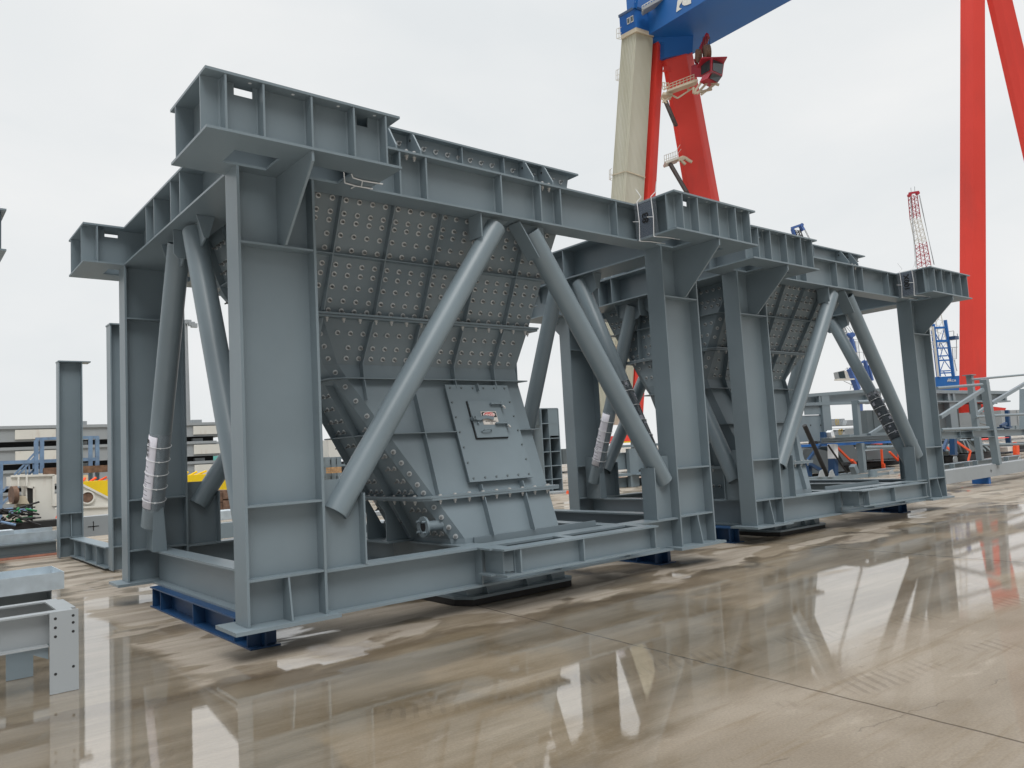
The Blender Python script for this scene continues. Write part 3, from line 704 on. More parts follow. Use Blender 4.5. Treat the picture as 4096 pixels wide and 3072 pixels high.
# ------------------------------------------------------------------ papers, wraps and ties on the braces
def wrap_geo(p, q, r, t0, t1, a0, a1, n=10, m=6):
    p, q = Vector(p), Vector(q); d = (q-p).normalized(); side = d.cross(Vector((0,0,1))).normalized(); top = side.cross(d)
    L = (q-p).length; vs = []; fs = []
    for j in range(m+1):
        c = p + d*(L*(t0+(t1-t0)*j/m))
        for i in range(n+1):
            a = a0+(a1-a0)*i/n; vs.append(c+side*(r*math.cos(a))+top*(r*math.sin(a)))
    for j in range(m):
        for i in range(n): k = j*(n+1)+i; fs.append((k,k+1,k+n+2,k+n+1))
    return vs, fs, d, side, top, L
def wrap(name, p, q, t0, t1, label, facing, lines, code=None, film=None, group=None, ties=5, patches=0, cat='label'):
    r0 = .130; p, q = Vector(p), Vector(q)
    d = (q-p).normalized(); side = d.cross(Vector((0,0,1))).normalized(); top = side.cross(d)
    v = (CAM-(p+q)/2).normalized(); base = math.atan2(v.dot(top), v.dot(side))
    root = thing(name, p+(q-p)*t1, label, cat, group); off = root.location
    def mk(nm, mat, r, a, b_, c, e, thick=.0015, n=10):
        vs, fs, *_ = wrap_geo(p, q, r, a, b_, c, e, n)
        o = MB().add([x-off for x in vs], fs, True).build(nm, mat, root)
        s = o.modifiers.new('t','SOLIDIFY'); s.thickness = thick; s.offset = 1
        return o
    if film: mk('film', film, r0+.0015, t0-.01, t1+.01, 0, 2*math.pi, .001, 28)
    c0 = base+facing
    if lines:
        pp = mk('paper', PAPER, r0+.004, t0, t1, c0-.72, c0+.72)
        random.seed(3)
        t = t0+(t1-t0)*.42
        mb = MB()
        while t < t1-(t1-t0)*.06:
            w_ = random.uniform(.25,.58); vs, fs, *_ = wrap_geo(p,q,r0+.0068,t,t+(t1-t0)*.012,c0-.6,c0-.6+2*w_,6,1); mb.add([x-off for x in vs], fs)
            t += (t1-t0)*random.choice((.03,.03,.06))
        tag(mb.build('printed_lines', INKG, pp), kind='stuff')
        if code:
            tc_ = t0+(t1-t0)*.17; ctr = p+(q-p)*tc_; rad = side*math.cos(c0+code[1])+top*math.sin(c0+code[1])
            Mx = frame(ctr+rad*(r0+.0085)-off, d, d.cross(rad) if False else rad.cross(d)); text('code', code[0], .115, INK, pp, Mx, .0006, .002)
    if patches:
        random.seed(5); mb = MB()
        for k in range(patches):
            a = t0+(t1-t0)*random.random()*.92; c = base+random.uniform(-1.4,1.2)
            vs, fs, *_ = wrap_geo(p,q,r0+.004,a,a+random.uniform(.006,.02),c,c+random.uniform(.2,.5),4,1); mb.add([x-off for x in vs], fs)
        tag(mb.build('creases', INKG, root), kind='stuff')
    for k in range(ties):
        t = t0+(t1-t0)*(.14+.76*k/max(1,ties-1)); c = p+(q-p)*t - off; b = MB(); N_ = 22
        b.path([c+side*((r0+.011)*math.cos(2*math.pi*i/N_))+top*((r0+.011)*math.sin(2*math.pi*i/N_)) for i in range(N_+1)], .0045, 5)
        a = base+.1; h = c+side*((r0+.013)*math.cos(a))+top*((r0+.013)*math.sin(a)); b.tube(h-d*.008, h+d*.008, .010, 6)
        b.build('cable_tie', TIE, root)
    return root
def tz(p, q, z): return (z-p[2])/(q[2]-p[2])
A0, A1 = (.24,2.60,4.12), (.24,4.0,.72)
za = on(625,1742,'x',.24).z-ZG; zb_ = on(605,2022,'x',.24).z-ZG
wrap('shipping_paper', m1(A0), m1(A1), tz(A0,A1,za), tz(A0,A1,zb_), 'white shipping paper numbered 8227 tied to the left brace of the first module', -.95, True, ('8227',-.35), FILM, 'papers tied to the braces')
wrap('shipping_paper', m2(A0), m2(A1), tz(A0,A1,2.02)-.02, tz(A0,A1,1.08), 'white shipping paper tied to a slanting brace between the two modules', -.55, True, None, FILM, 'papers tied to the braces', 5)
B0, B1 = (6.37,2.02,4.12), (6.37,.53,.72)
wrap('film_wrap', m1(B0), m1(B1), tz(B0,B1,2.33), tz(B0,B1,1.42), 'creased dark film wrapped round the brace beside the first module\'s right column', 0, False, None, FILMD, 'film wraps on the braces', 4, 16, 'wrapping')
wrap('film_wrap', m2(B0), m2(B1), tz(B0,B1,2.30), tz(B0,B1,1.30), 'creased dark film wrapped with ties round the far right brace of the second module', 0, False, None, FILMD, 'film wraps on the braces', 5, 16, 'wrapping')
def head_label(tf, code, label):
    o = tf((5.50,-.2,4.2)); r = thing('label_sheet', o, label, 'label', 'plastic label sheets on the beam heads')
    def P(x,y,z): return tf((x,y,z))-o
    xs = 5.505
    for zz, tk in ((4.19,0),):
        b = MB(); b.add([P(xs,.0,4.19),P(xs,-.39,4.19),P(xs,-.38,4.735),P(xs,-.0,4.735)], [(0,1,2,3)])
        s = b.build('film', FILM, r); m_ = s.modifiers.new('t','SOLIDIFY'); m_.thickness = .002
    b = MB(); b.box(5.52,5.524,-.30,-.05,4.22,4.70,T=lambda v: P(*v)); b.build('card', paint('label_card',(.045,.065,.10),.5,.1,3), r)
    X = P(xs-.006,-.19,4.48); up_ = P(xs,-.19,4.6)-P(xs,-.19,4.4); rt_ = P(xs,-.3,4.4)-P(xs,-.1,4.4)
    text('code', code, .15, INK, r, frame(X, up_, -rt_), .001, .004)
    for k, y in enumerate((-.06,-.31)):
        b = MB(); pts = [(xs-.01,y,4.735),(xs-.012,y-.02,4.45),(xs-.008,y,4.185),(xs+.16,y-.06,4.183),(xs+.34,y-.07,4.184)]
        b.path([P(*q) for q in pts], .006, 6); b.path([P(xs-.012,y-.02,4.45),P(xs-.03,y+.075,4.47)], .005, 5)
        b.path([P(xs+.34,y-.07,4.184),P(xs+.33,y-.16,4.15)], .005, 5)
        b.path([P(xs-.01,y,4.735),P(xs+.05,y-.03,4.80),P(xs+.03,y-.02+.06*(1-2*k),4.93)], .005, 5)
        b.build('cable_tie', TIE, r)
head_label(m1, '83', 'dark plastic label sheet marked 83 on the first module\'s right beam head')
head_label(m2, '100X', 'dark plastic label sheet marked 100X on the beam head at the far right')
q0 = m1((1.0,-.2,4.19)); r = thing('cable_tie_loops', q0, 'pale cable ties looped under the near beam head', 'cable ties')
def zz(a, b): p = on(1100+a*.2712, 330+b*.2712, 'z', 4.185+ZG); return p-q0
for pts in ([(1015,1330),(1030,1480),(1190,1525),(1440,1568)],[(1130,1355),(1150,1405),(1290,1448),(1590,1498)],[(1290,1448),(1275,1530)],[(1190,1525),(1125,1560)]):
    MB().path([zz(*p) for p in pts], .007, 6).build('cable_tie', TIE, r)

# ------------------------------------------------------------------ steelwork at the left
r = thing('bolted_bench_frame', (-1.36,.32,0), 'low grey steel frame with drilled end plates standing in the puddle at the left', 'steel frame')
def loc(r): return lambda v: Vector(v)-Vector(r.location)
T = loc(r)
MB().box(-1.465,-1.262,.312,.328,.004,.638,T=T).build('end_plate', STEELL, r)
MB().box(-1.67,-1.47,1.112,1.128,.004,.46,T=T).build('end_plate', STEEL, r)
for hx, zs in ((-1.425,(.585,.515,.445,.155)),(-1.30,(.59,.535,.465,.190))):
    for hz in zs: MB().tube((hx,.3108,hz),(hx,.3295,hz),.011,12,T=T).build('bolt_hole', BLACK, r)
for y0 in (.329, 1.0):
    b = MB(); b.box(-4.6,-1.30,y0,y0+.10,.625,.638,T=T); b.box(-4.6,-1.47,y0,y0+.10,.37,.383,T=T); b.box(-4.6,-1.30,y0+.086,y0+.098,.383,.625,T=T); b.build('rail', STEELL, r)
b = MB(); b.box(-1.40,-1.262,.4295,.9995,.626,.6385,T=T); b.box(-1.30,-1.288,.4295,.9995,.40,.626,T=T); b.build('end_channel', STEELL, r)
MB().prism([(-1.66,.369),(-1.466,.369),(-1.466,.27)], 'y', .36,.372,T=T).build('haunch', STEEL, r)
for lx in (-4.2,): MB().box(lx,lx+.2,.33,.346,.0,.37,T=T).build('end_plate', STEEL, r)
r = thing('galvanised_trough', (-1.05,2.6,.58), 'open galvanised steel trough lying on a dark beam at the left edge', 'trough')
T = loc(r); b = MB()
b.box(-4.2,-1.05,2.23,2.97,.575,.582,T=T); b.box(-4.2,-1.05,2.23,2.237,.582,.745,T=T); b.box(-4.2,-1.05,2.963,2.97,.582,.745,T=T); b.box(-1.057,-1.05,2.237,2.963,.582,.745,T=T)
b.build('trough_body', GALV, r)
r = thing('dark_beam', (-1.2,2.5,0), 'dark steel beam carrying the galvanised trough', 'beam')
T = loc(r); b = MB(); b.box(-4.4,-1.14,2.36,2.80,.545,.573,T=T); b.box(-4.4,-1.14,2.57,2.59,.03,.545,T=T); b.box(-4.4,-1.14,2.36,2.80,.0,.03,T=T); b.box(-1.155,-1.14,2.38,2.57,.03,.545,T=T); b.build('i_beam', STEELD, r)

r = thing('portal_frame', (.42,11.8,0), 'tall two-post grey steel frame behind the first module at the left', 'steel frame')
T = loc(r)
for px_, py_, w_, h_, cap in ((.42,11.8,.45,4.14,1),(.66,8.2,.42,4.37,0)):
    b = MB(); b.box(px_,px_+.02,py_,py_+.30,.02,h_,T=T); b.box(px_+w_-.02,px_+w_,py_,py_+.30,.02,h_,T=T); b.box(px_+.02,px_+w_-.02,py_+.14,py_+.158,.02,h_,T=T)
    c = b.build('post', STEEL, r)
    MB().box(px_-.01,px_+w_+(.16 if cap else .01),py_-.02,py_+.32,h_+.0005,h_+.025,T=T).build('cap_plate', STEEL, c)
    for hz in (.42, .92): MB().box(px_+.0205,px_+w_-.0205,py_+.004,py_+.1395,hz,hz+.016,T=T).build('stiffener', STEEL, c)
    MB().prism([(py_+.1395,.437),(py_-.02,.437),(py_+.05,.919),(py_+.1395,.919)],'x',px_+.22,px_+.234,T=T).build('foot_rib', STEEL, c)
b = MB(); b.box(.60,.86,8.51,11.79,.395,.415,T=T); b.box(.60,.86,8.51,11.79,.04,.06,T=T); b.box(.72,.738,8.51,11.79,.06,.395,T=T)
bb = b.build('base_beam', STEEL, r)
for yy in (9.2,10.2,11.3): MB().box(.605,.7195,yy,yy+.014,.0605,.3945,T=T).build('stiffener', STEEL, bb)
MB().box(1.6,5.0,11.85,12.05,.04,.40,T=T).build('base_beam', STEEL, r)

p = on(26,835,'y',8.5); zt_ = p.z; zbm = on(24,1003,'y',8.5).z
r = thing('beam_head_frame', (p.x-1,8.5,0), 'grey cantilever steel head of another frame cut by the left picture edge', 'steel frame')
T = loc(r); b = MB(); b.box(p.x-2.4,p.x,8.5,9.6,zt_-.03,zt_,T=T); b.box(p.x-2.4,p.x,8.5,9.6,zbm,zbm+.03,T=T); b.box(p.x-2.4,p.x-.06,8.64,8.66,zbm+.03,zt_-.03,T=T); b.box(p.x-.12,p.x-.10,8.52,8.64,zbm+.03,zt_-.03,T=T)
b.build('beam_head', STEEL, r)
b = MB(); b.box(p.x-2.0,p.x-1.97,9.3,9.6,.0,zbm,T=T); b.box(p.x-1.25,p.x-1.22,9.3,9.6,0,zbm,T=T); b.box(p.x-1.97,p.x-1.25,9.44,9.46,0,zbm,T=T); b.build('column', STEEL, r)

# ---- yard clutter behind, left to right
def hbox(name, x0, x1, y0, y1, z0, z1, mat, label, cat, group=None, ribs=0, rmat=None):
    r = thing(name, ((x0+x1)/2,(y0+y1)/2,z0), label, cat, group); T = loc(r)
    MB().box(x0,x1,y0,y1,z0,z1,T=T).build('body', mat, r)
    for i in range(ribs):
        x = x0+(x1-x0)*(i+.5)/ribs; MB().box(x-.03,x+.03,y0-.05,y0-.001,z0+.02,z1-.02,T=T).build('rib', rmat or mat, r)
    return r
def px_box(name, u0, v0, u1, v1, y, dep, mat, label, cat, group=None, ribs=0):
    a = on(u0, v1, 'y', y); c = on(u1, v0, 'y', y); um = (u0+u1)/2; a.z = on(um,v1,'y',y).z; c.z = on(um,v0,'y',y).z
    return hbox(name, a.x, c.x, y, y+dep, max(0.003,a.z), c.z, mat, label, cat, group, ribs)
# long ground beams
r = thing('steel_beam', (-2,13.1,0), 'long dark steel beam low on the ground behind the trough', 'beam', 'beams lying on the ground at the left'); T = loc(r)
b = MB(); b.box(-6,.55,12.95,13.3,.05,.08,T=T); b.box(-6,.55,12.95,13.3,.28,.31,T=T); b.box(-6,.55,13.0,13.02,.08,.28,T=T); b.build('i_beam', STEELD, r)
r = thing('cable_tray', (-2,13.4,.31), 'pale galvanised cable ladder lying on the long dark beam', 'cable ladder'); T = loc(r)
MB().box(-6,.62,13.2,13.24,.312,.52,T=T).build('side_rail', GALV, r); MB().box(-6,.62,13.95,13.99,.312,.56,T=T).build('side_rail', GALV, r)
rg = MB()
for i in range(40): rg.box(-5.9+i*.16,-5.84+i*.16,13.2405,13.9495,.38,.41,T=T)
tag(rg.build('rungs', GALV, r), kind='stuff')
b = MB(); b.box(-.9,.1,13.3,13.9,.41,.47,T=T); b.box(-.7,-.2,13.35,13.85,.4705,.60,T=T); b.build('bracket', GALV, r)
r = thing('timber_bearer', (-2,12.98,0), 'pinkish timber bearers under the long dark beam', 'timber'); T = loc(r)
for i in range(4): MB().box(-5.2+i*1.55,-4.1+i*1.55,12.9,13.25,.002,.048,T=T).build('bearer', paint('pink_timber',(.45,.20,.14),.8,.3,4) if i == 0 else bpy.data.materials['pink_timber'], r)
r = thing('painted_box_section', (1.6,14,.3), 'grey steel box section with a black survey cross behind the portal frame', 'box section'); T = loc(r)
MB().box(.95,3.9,14,14.5,.25,.72,T=T).build('body', STEELL, r); b = MB(); b.box(1.36,1.60,13.994,13.999,.47,.49,T=T); b.box(1.47,1.49,13.994,13.999,.38,.60,T=T); b.build('survey_mark', INK, r)
r = thing('orange_sling', (.95,13.9,.7), 'orange lifting sling draped over the end of the grey box section', 'sling'); T = loc(r)
b = MB(); b.box(.98,1.14,13.97,13.99,.28,.76,T=T); b.box(.98,1.14,13.99,14.4,.722,.74,T=T); b.prism([(.72,.74),(1.2,.735),(1.1,.83),(.95,.80),(.80,.90)],'y',14.0,14.25,T=T); b.build('strap', ORANGE, r)
# white machine part
YW = 25.0; K = .3014
def W(a, b): q = on(a*K, 1640+b*K, 'y', YW); return (q.x, q.z)
r = thing('machine_arm', (2.3,YW,0), 'white hooked machine arm with round pin holes lying behind the grey posts', 'machine part'); T = loc(r)
b = MB(); b.prism([W(*q) for q in [(140,885),(355,872),(700,862),(700,1260),(740,1310),(1000,1290),(1085,985),(1440,1165),(1620,1270),(1620,1450),(780,1490),(450,1515),(380,1500),(345,1440),(345,1050),(330,1012),(140,1012)]],'y',YW,YW+1.1,T=T)
arm = b.build('arm', WHITE, r)
b = MB()
for a, c in (((140,868),(700,848)),): pass
for a in (240,350): x, z = W(a,880); x2, z2 = W(a,1015); MB().box(x-.03,x+.03,YW-.10,YW-.001,z2,z,T=T).build('edge_flange', WHITE, r)
for pa, pb in (((140,880),(720,862)),((705,870),(705,1270)),((450,1020),(450,1500)),((350,1015),(450,1030)),((1085,990),(1440,1170)),((1085,1290),(1440,1275)),((450,1510),(790,1490))):
    (xa,za),(xb,zb) = W(*pa), W(*pb); MB().bar(T((xa,YW-.04,za)),T((xb,YW-.04,zb)),.07,.07,(0,1,0)).build('edge_flange', WHITE, r)
b = MB(); (x,z) = W(1155,1160); b.tube((x,YW-.10,z),(x,YW-.005,z),.24,24,hollow=.05,T=T); b.build('pin_boss', WHITE, r)
MB().tube((x,YW-.06,z),(x,YW-.004,z),.188,24,T=T).build('pin_hole', RUST, r)
(x,z) = W(170,1130); b = MB(); b.tube((x-.05,YW-.05,z),(x+.10,YW-.02,z),.31,22,T=T); b.build('sheave', RUST, r)
b = MB(); b.prism([W(*q) for q in [(110,1245),(385,1245),(330,1140),(215,1140),(150,1225)]],'y',YW-.1,YW+.7,T=T); b.prism([W(*q) for q in [(220,1250),(350,1250),(350,1305),(220,1300)]],'y',YW,YW+.6,T=T); b.build('jaw', CREAM, r)
b = MB(); b.prism([W(*q) for q in [(360,1015),(440,1030),(440,1480),(370,1440)]],'y',YW-.01,YW-.001,T=T); b.build('jaw_throat', BLACK, r)
b = MB()
for a in (400,560,1000,1300): (x,z) = W(a,1530); b.box(x,x+.5,YW+.1,YW+.6,.0,max(.12,z+.1),T=T)
b.build('packing_block', RUST, r)
# ropes and bits in front of it
r = thing('rope_pile', on(45,2080,'y',24), 'tangled pile of dark, blue and green ropes beside the white arm', 'ropes'); T = loc(r)
random.seed(11)
for nm, mt, cnt in (('dark_rope', BLACK, 34),('green_rope', GREEN, 7),('blue_bracket', SCAF, 6)):
    b = MB()
    for i in range(cnt):
        u = random.uniform(-60,105) if nm == 'dark_rope' else random.uniform(50,108) if nm == 'green_rope' else random.uniform(0,60)
        v = random.uniform(2030,2100)
        a = on(u, v, 'y', 24+random.random()*.6); c = a+Vector((random.uniform(-.7,.7),random.uniform(-.2,.4),random.uniform(-.3,.15)))
        c.z = max(.05,c.z); a.z = max(.05,a.z); b.tube(T(a),T(c),random.uniform(.025,.05),6)
    tag(b.build(nm, mt, r), kind='stuff')
b = MB(); b.box(-1.2,3.0,24.2,25.0,.0,.22,T=T); b.build('dark_rope', BLACK, r)
# faded blue access stair frame
YS = 31.0
def Sx(a, b): return on(a*K, 1640+b*K, 'y', YS)
r = thing('access_stair', Sx(560,1400)*1.0, 'faded blue steel access stair and platform frame in front of the grey pontoons', 'stair'); r.location.z = 0; T = loc(r)
def bars(name, segs, w_, mat, dy=0):
    b = MB()
    for (p1,p2) in segs: b.bar(T(Sx(*p1)+Vector((0,dy,0))),T(Sx(*p2)+Vector((0,dy,0))),w_,w_,(0,1,0))
    return b.build(name, mat, r)
for sgm in (((555,385),(555,840)),((480,400),(480,1500)),((1200,355),(1200,1060)),((1290,355),(1290,1060)),((10,720),(0,1550))): bars('post', [sgm], .15, SCAF)
bars('platform_rail', [((470,385),(780,375))], .12, SCAF); bars('platform_rail', [((780,372),(1305,362))], .12, SCAF)
bars('platform_rail', [((0,700),(780,672))], .14, SCAF); bars('platform_rail', [((780,668),(1305,650))], .14, SCAF)
for sgm in (((20,1100),(540,540)),((20,1260),(540,690)),((190,860),(490,540)),((380,860),(540,700))): bars('stringer', [sgm], .07, SCAF)
for a in (340,385,440): bars('baluster', [((a,700),(a+5,860))], .05, SCAF)
bars('beam', [((560,820),(1440,775))], .30, RUST, -.3)
# grey pontoons stacked far back
YP = 42.0
def pont(nm, u0, u1, v0, v1, label, notch=True):
    a = on(u0, v1, 'y', YP); c = on(u1, v0, 'y', YP); a.z = on(840,v1,'y',YP).z; c.z = on(840,v0,'y',YP).z
    r = thing('pontoon', ((a.x+c.x)/2,YP,a.z), label, 'pontoon', 'grey pontoons stacked behind the yard'); T = loc(r)
    MB().prism([(a.x,a.z),(c.x+.35,a.z),(c.x,c.z),(a.x,c.z)],'y',YP,YP+5,T=T).build('hull', STEELL, r)
    MB().box(a.x,c.x-.5,YP-.10,YP-.001,c.z-.10,c.z+.06,T=T).build('edge_rail', STEELL, r)
    x = a.x+3.0
    while x < c.x-1:
        b = MB(); b.box(x,x+1.9,YP-.09,YP-.002,a.z+.12,c.z-.16,T=T); b.build('panel', WHITE, r)
        b = MB(); b.box(x+3,x+3.5,YP+.3,YP+.8,c.z+.0005,c.z+.28,T=T); b.build('cleat', STEELL, r); x += 4.6
    b = MB(); b.box(c.x-1.8,c.x-1.2,YP+.3,YP+.8,c.z+.0005,c.z+.25,T=T); b.build('cleat', STEELL, r)
    return r
pont('p', -700, 893, 1693, 1744, 'topmost pale grey pontoon of the stack at the left')
pont('p', -700, 897, 1767, 1822, 'second pale grey pontoon from the top of the stack at the left')
pont('p', -700, 905, 1846, 1905, 'third pale grey pontoon from the top of the stack at the left')
pont('p', -700, 915, 1922, 1985, 'lowest pale grey pontoon of the stack at the left')
r = thing('pontoon_bearer', on(400,1985,'y',YP+1), 'dark bearers between and below the stacked grey pontoons', 'bearers'); T = loc(r)
for v0, v1 in ((1744,1767),(1822,1846),(1905,1922)):
    a = on(-700,v1,'y',YP+.6); c = on(885,v0,'y',YP+.6); a.z = on(840,v1,'y',YP+.6).z; c.z = on(840,v0,'y',YP+.6).z; MB().box(a.x,c.x-.5,YP+.6,YP+4,a.z,c.z,T=T).build('bearer', DARK, r)
a = on(-700,1985,'y',YP+.6); c = on(890,1985,'y',YP+.6); a.z = c.z; MB().box(a.x,c.x,YP+.6,YP+4,0.003,a.z-.01,T=T).build('bearer', DARK, r)
px_box('teal_container', 795,1823,960,1850, 60, 3, TEAL, 'teal container glimpsed behind the pontoon stack', 'container', None, 5)
# yellow weights
for k, (u0,v0,u1,v1,lb) in enumerate(((332,1924,432,1990,'yellow steel weight block between the left posts'),(640,1901,858,1975,'yellow steel weight block beside the back brace of the first module'),(866,1899,1000,1970,'yellow steel weight block just left of the near column'))):
    r = px_box('weight_block', u0,v0,u1,v1, 28, 2.2, YELLOW, lb, 'weight block', 'yellow weight blocks'); T = loc(r)
    a = on((u0+u1)/2, v0, 'y', 29); b = MB()
    for i in range(4): b.tube(T((a.x-.6+i*.35,28.6+.2*i,a.z-.02)),T((a.x-.4+i*.4,28.9,a.z+.14)),.05,6)
    b.build('shackle', ORANGE if k != 1 else YELLOW, r)
px_box('drum_motor', 327,1900,352,1925, 29, .8, CREAM, 'cream winch motor beside the yellow weight block', 'motor')
for v0, v1, lb in ((1966,2005,'upper rusty brown block of the pair behind the braces'),(2007,2046,'lower rusty brown block of the pair behind the braces')):
    r = px_box('ballast_block', 868,v0,1010,v1, 24, 1.5, RUST, lb, 'block', 'rusty blocks', 0); T = loc(r)
    a = on(905,v0,'y',24); MB().box(a.x-.15,a.x+.15,23.9,25.6,a.z-.28,a.z+.06,T=T).build('lug', RUST, r)
r = px_box('galvanised_duct', 740,2046,1010,2092, 19, .9, GALV, 'galvanised duct lying behind the braces of the first module', 'duct')
r = px_box('grey_channel', 740,2103,1100,2120, 17.5, .4, STEELD, 'dark grey channel on the ground behind the first module', 'channel')
r = px_box('grey_channel', 740,2124,1100,2160, 16.5, .4, STEEL, 'grey channel on the ground just behind the first module', 'channel')
# seen between near column and chute
r = px_box('site_shed', 1316,1758,1420,1832, 40, 8, WHITE, 'white flat-roofed shed glimpsed between the near column and the chute', 'shed')
r = thing('steel_rack', on(1360,1960,'y',30), 'dark steel rack glimpsed below the white shed', 'rack'); r.location.z = 0; T = loc(r)
for u in (1316,1340,1362,1400,1440,1480,1530):
    a = on(u,2000,'y',30); c = on(u,1828,'y',30); MB().box(a.x-.12,a.x+.12,30,30.3,.0,c.z,T=T).build('post', STEEL, r)
for v in (1830,1860,1898): a = on(1300,v,'y',30); c = on(1560,v,'y',30); MB().box(a.x,c.x,30.05,30.25,a.z-.12,a.z,T=T).build('shelf', STEEL, r)
a = on(1300,1895,'y',31); c = on(1560,1835,'y',31); MB().box(a.x,c.x,31,31.4,0,c.z,T=T).build('back_panel', DARK, r)
for u0,v0,u1,v1,lb in ((1326,1866,1366,1893,'pale timber bundle on the steel rack'),(1440,2016,1520,2046,'timber bundle lying behind the chute flange')):
    y = 29.2 if v0 < 1900 else 21; a = on(u0,v1,'y',y); c = on(u1,v0,'y',y)
    r = thing('timber_bundle', ((a.x+c.x)/2,y,a.z), lb, 'timber', 'timber bundles'); T = loc(r)
    for i in range(3):
        z = a.z+(c.z-a.z)*i/3; MB().box(a.x,c.x,y,y+.6,z,z+(c.z-a.z)/3-.015,T=T).build('plank', TIMBER, r)
px_box('orange_tie', 1497,2010,1505,2044, 20.9, .05, ORANGE, 'orange strap round the timber bundle', 'strap')
r = px_box('pale_box_beam', 1430,2050,1545,2078, 14, .5, STEELL, 'pale box beam lying behind the pipe flange', 'beam')
px_box('white_box_beam', 1430,2088,1560,2100, 11, .4, STEELL, 'pale steel strip lying behind the first module', 'beam')
# egg-crate panel
Yc = 16.0; kb = .3616
def E_(a, b): return on(2060+a*kb, 1580+b*kb, 'y', Yc)
r = thing('cellular_panel', E_(400,1060), 'dark grey cellular steel panel standing behind the first chute', 'steel panel'); r.location.z = 0; T = loc(r)
pa = E_(285,150); pb = E_(540,1060); z0, z1 = pb.z, pa.z; x0, x1 = pa.x, pb.x-.05
MB().box(x0-.2,x1,Yc+.5,Yc+.52,z0,z1,T=T).build('back_plate', STEELD, r)
for i, f_ in enumerate((0,.42,1)):
    x = x0+(x1-x0)*f_; MB().box(x-.02,x+.02,Yc,Yc+.4995,z0,z1,T=T).build('cell_wall', STEEL, r)
for f_ in (0,.18,.36,.52,.69,.85,1):
    z = z1+(z0-z1)*f_; b = MB(); b.box(x0+.0205,x0+(x1-x0)*.42-.0205,Yc+.002,Yc+.4995,z-.018,z+.018,T=T); b.box(x0+(x1-x0)*.42+.0205,x1-.0205,Yc+.002,Yc+.4995,z-.018,z+.018,T=T); b.build('cell_wall', STEEL, r)
MB().box(x0+(x1-x0)*.43+.02,x1-.03,Yc+.01,Yc+.03,z1-(z1-z0)*.33,z1-.02,T=T).build('cover', STEEL, r)
MB().box(x0-.5,x0-.0205,Yc+.1,Yc+.3,z1-(z1-z0)*.2,z1-.01,T=T).build('side_plate', STEELD, r)
r = px_box('plinth_box', 2215,1966,2285,2045, 15.2, .8, STEELL, 'grey steel box under the cellular panel', 'box')
r = thing('orange_sling', on(2272,2000,'y',14.9), 'orange sling hanging beside the cellular panel', 'sling', 'orange slings'); T = loc(r)
MB().prism([(lambda q: (q.x,q.z))(on(u,v,'y',14.9)) for u, v in ((2270,1962),(2277,1968),(2280,2036),(2262,2036),(2265,1985))],'y',14.85,14.95,T=T).build('strap', ORANGE, r)
r = px_box('rust_post', 2146,1716,2165,1770, 24, .5, RUST, 'rust brown post behind the cellular panel', 'post')
# steel frames seen through the second module's left bay
Yf = 15.0
def Fq(a, b): return on(2060+a*kb, 1580+b*kb, 'y', Yf)
r = thing('welded_frame', Fq(1250,1070), 'grey welded steel frame with panels behind the second module', 'steel frame', 'welded frames in the yard behind'); r.location.z = 0; T = loc(r)
def fb(nm, a0, b0, a1, b1, y0, y1, mat=STEEL):
    p, q = Fq(a0,b1), Fq(a1,b0); return MB().box(p.x,q.x,Yf+y0,Yf+y1,max(.003,p.z),q.z,T=T).build(nm, mat, r)
fb('beam', 1130,530,1640,585, -.15, .5); fb('beam', 1100,835,1560,905, -.2, .3); fb('post', 1255,590,1315,1065, -.18,.0); fb('post', 1455,590,1500,1065,-.1,.1)
fb('panel', 1090,640,1250,835, .1,.14); fb('panel', 1090,905,1280,1085, .1,.14); fb('panel', 1320,640,1460,830,.05,.09); fb('panel', 1330,905,1560,1075,.3,.34,STEELD); fb('plate', 1255,865,1450,880,-.5,-.19)
fb('post', 1500,275,1575,900, .6,1.0,STEELD)
r = px_box('crawler_base', 2488,1741,2530,1770, 60, 3, CRRED, 'red and yellow machine base far behind the second module', 'machine'); T = loc(r)
a = on(2488,1772,'y',59.5); c = on(2532,1764,'y',59.5); MB().box(a.x,c.x,59.5,59.9,a.z,c.z,T=T).build('yellow_skirt', YELLOW, r)
# ------------------------------------------------------------------ frames behind the right bay of the second module
Yr = 9.0; kr = .2894
def Q(a, b, y=None): return on(3150+a*kr, 1480+b*kr, 'y', Yr if y is None else y)
def qbox(nm, a0, b0, a1, b1, y0, y1, mat, r, yb=None):
    yy = Yr if yb is None else yb; T = loc(r)
    p, q = Q(a0,b1,yy), Q(a1,b0,yy); return MB().box(p.x,q.x,yy+y0,yy+y1,max(.003,p.z),q.z,T=T).build(nm, mat, r)
def qbar(nm, pa, pb, w_, mat, r, y=None, dy=0, rnd=False):
    T = loc(r); d = Vector((0,dy,0)); b = MB()
    if rnd: b.tube(T(Q(*pa,y)+d), T(Q(*pb,y)+d), w_/2, 12)
    else: b.bar(T(Q(*pa,y)+d), T(Q(*pb,y)+d), w_, w_, (0,1,0))
    return b.build(nm, mat, r)
def at0(p): q = Vector(p); q.z = 0; return q
r = thing('support_frame', at0(Q(600,1480)), 'grey steel support frame with a deep top beam behind the second module', 'steel frame', 'welded frames in the yard behind')
for nm, a in (('top_beam',(150,350,1330,385)),('top_beam',(150,462,1330,490)),): qbar(nm, (150,362 if a[1]==350 else 478), (1330,268 if a[1]==350 else 440), .12, STEEL, r)
T = loc(r); b = MB(); b.prism([(lambda q: (q.x,q.z))(Q(*p)) for p in ((150,370),(1330,275),(1330,440),(150,478))],'y',Yr+.12,Yr+.15,T=T); b.build('top_beam_web', STEEL, r)
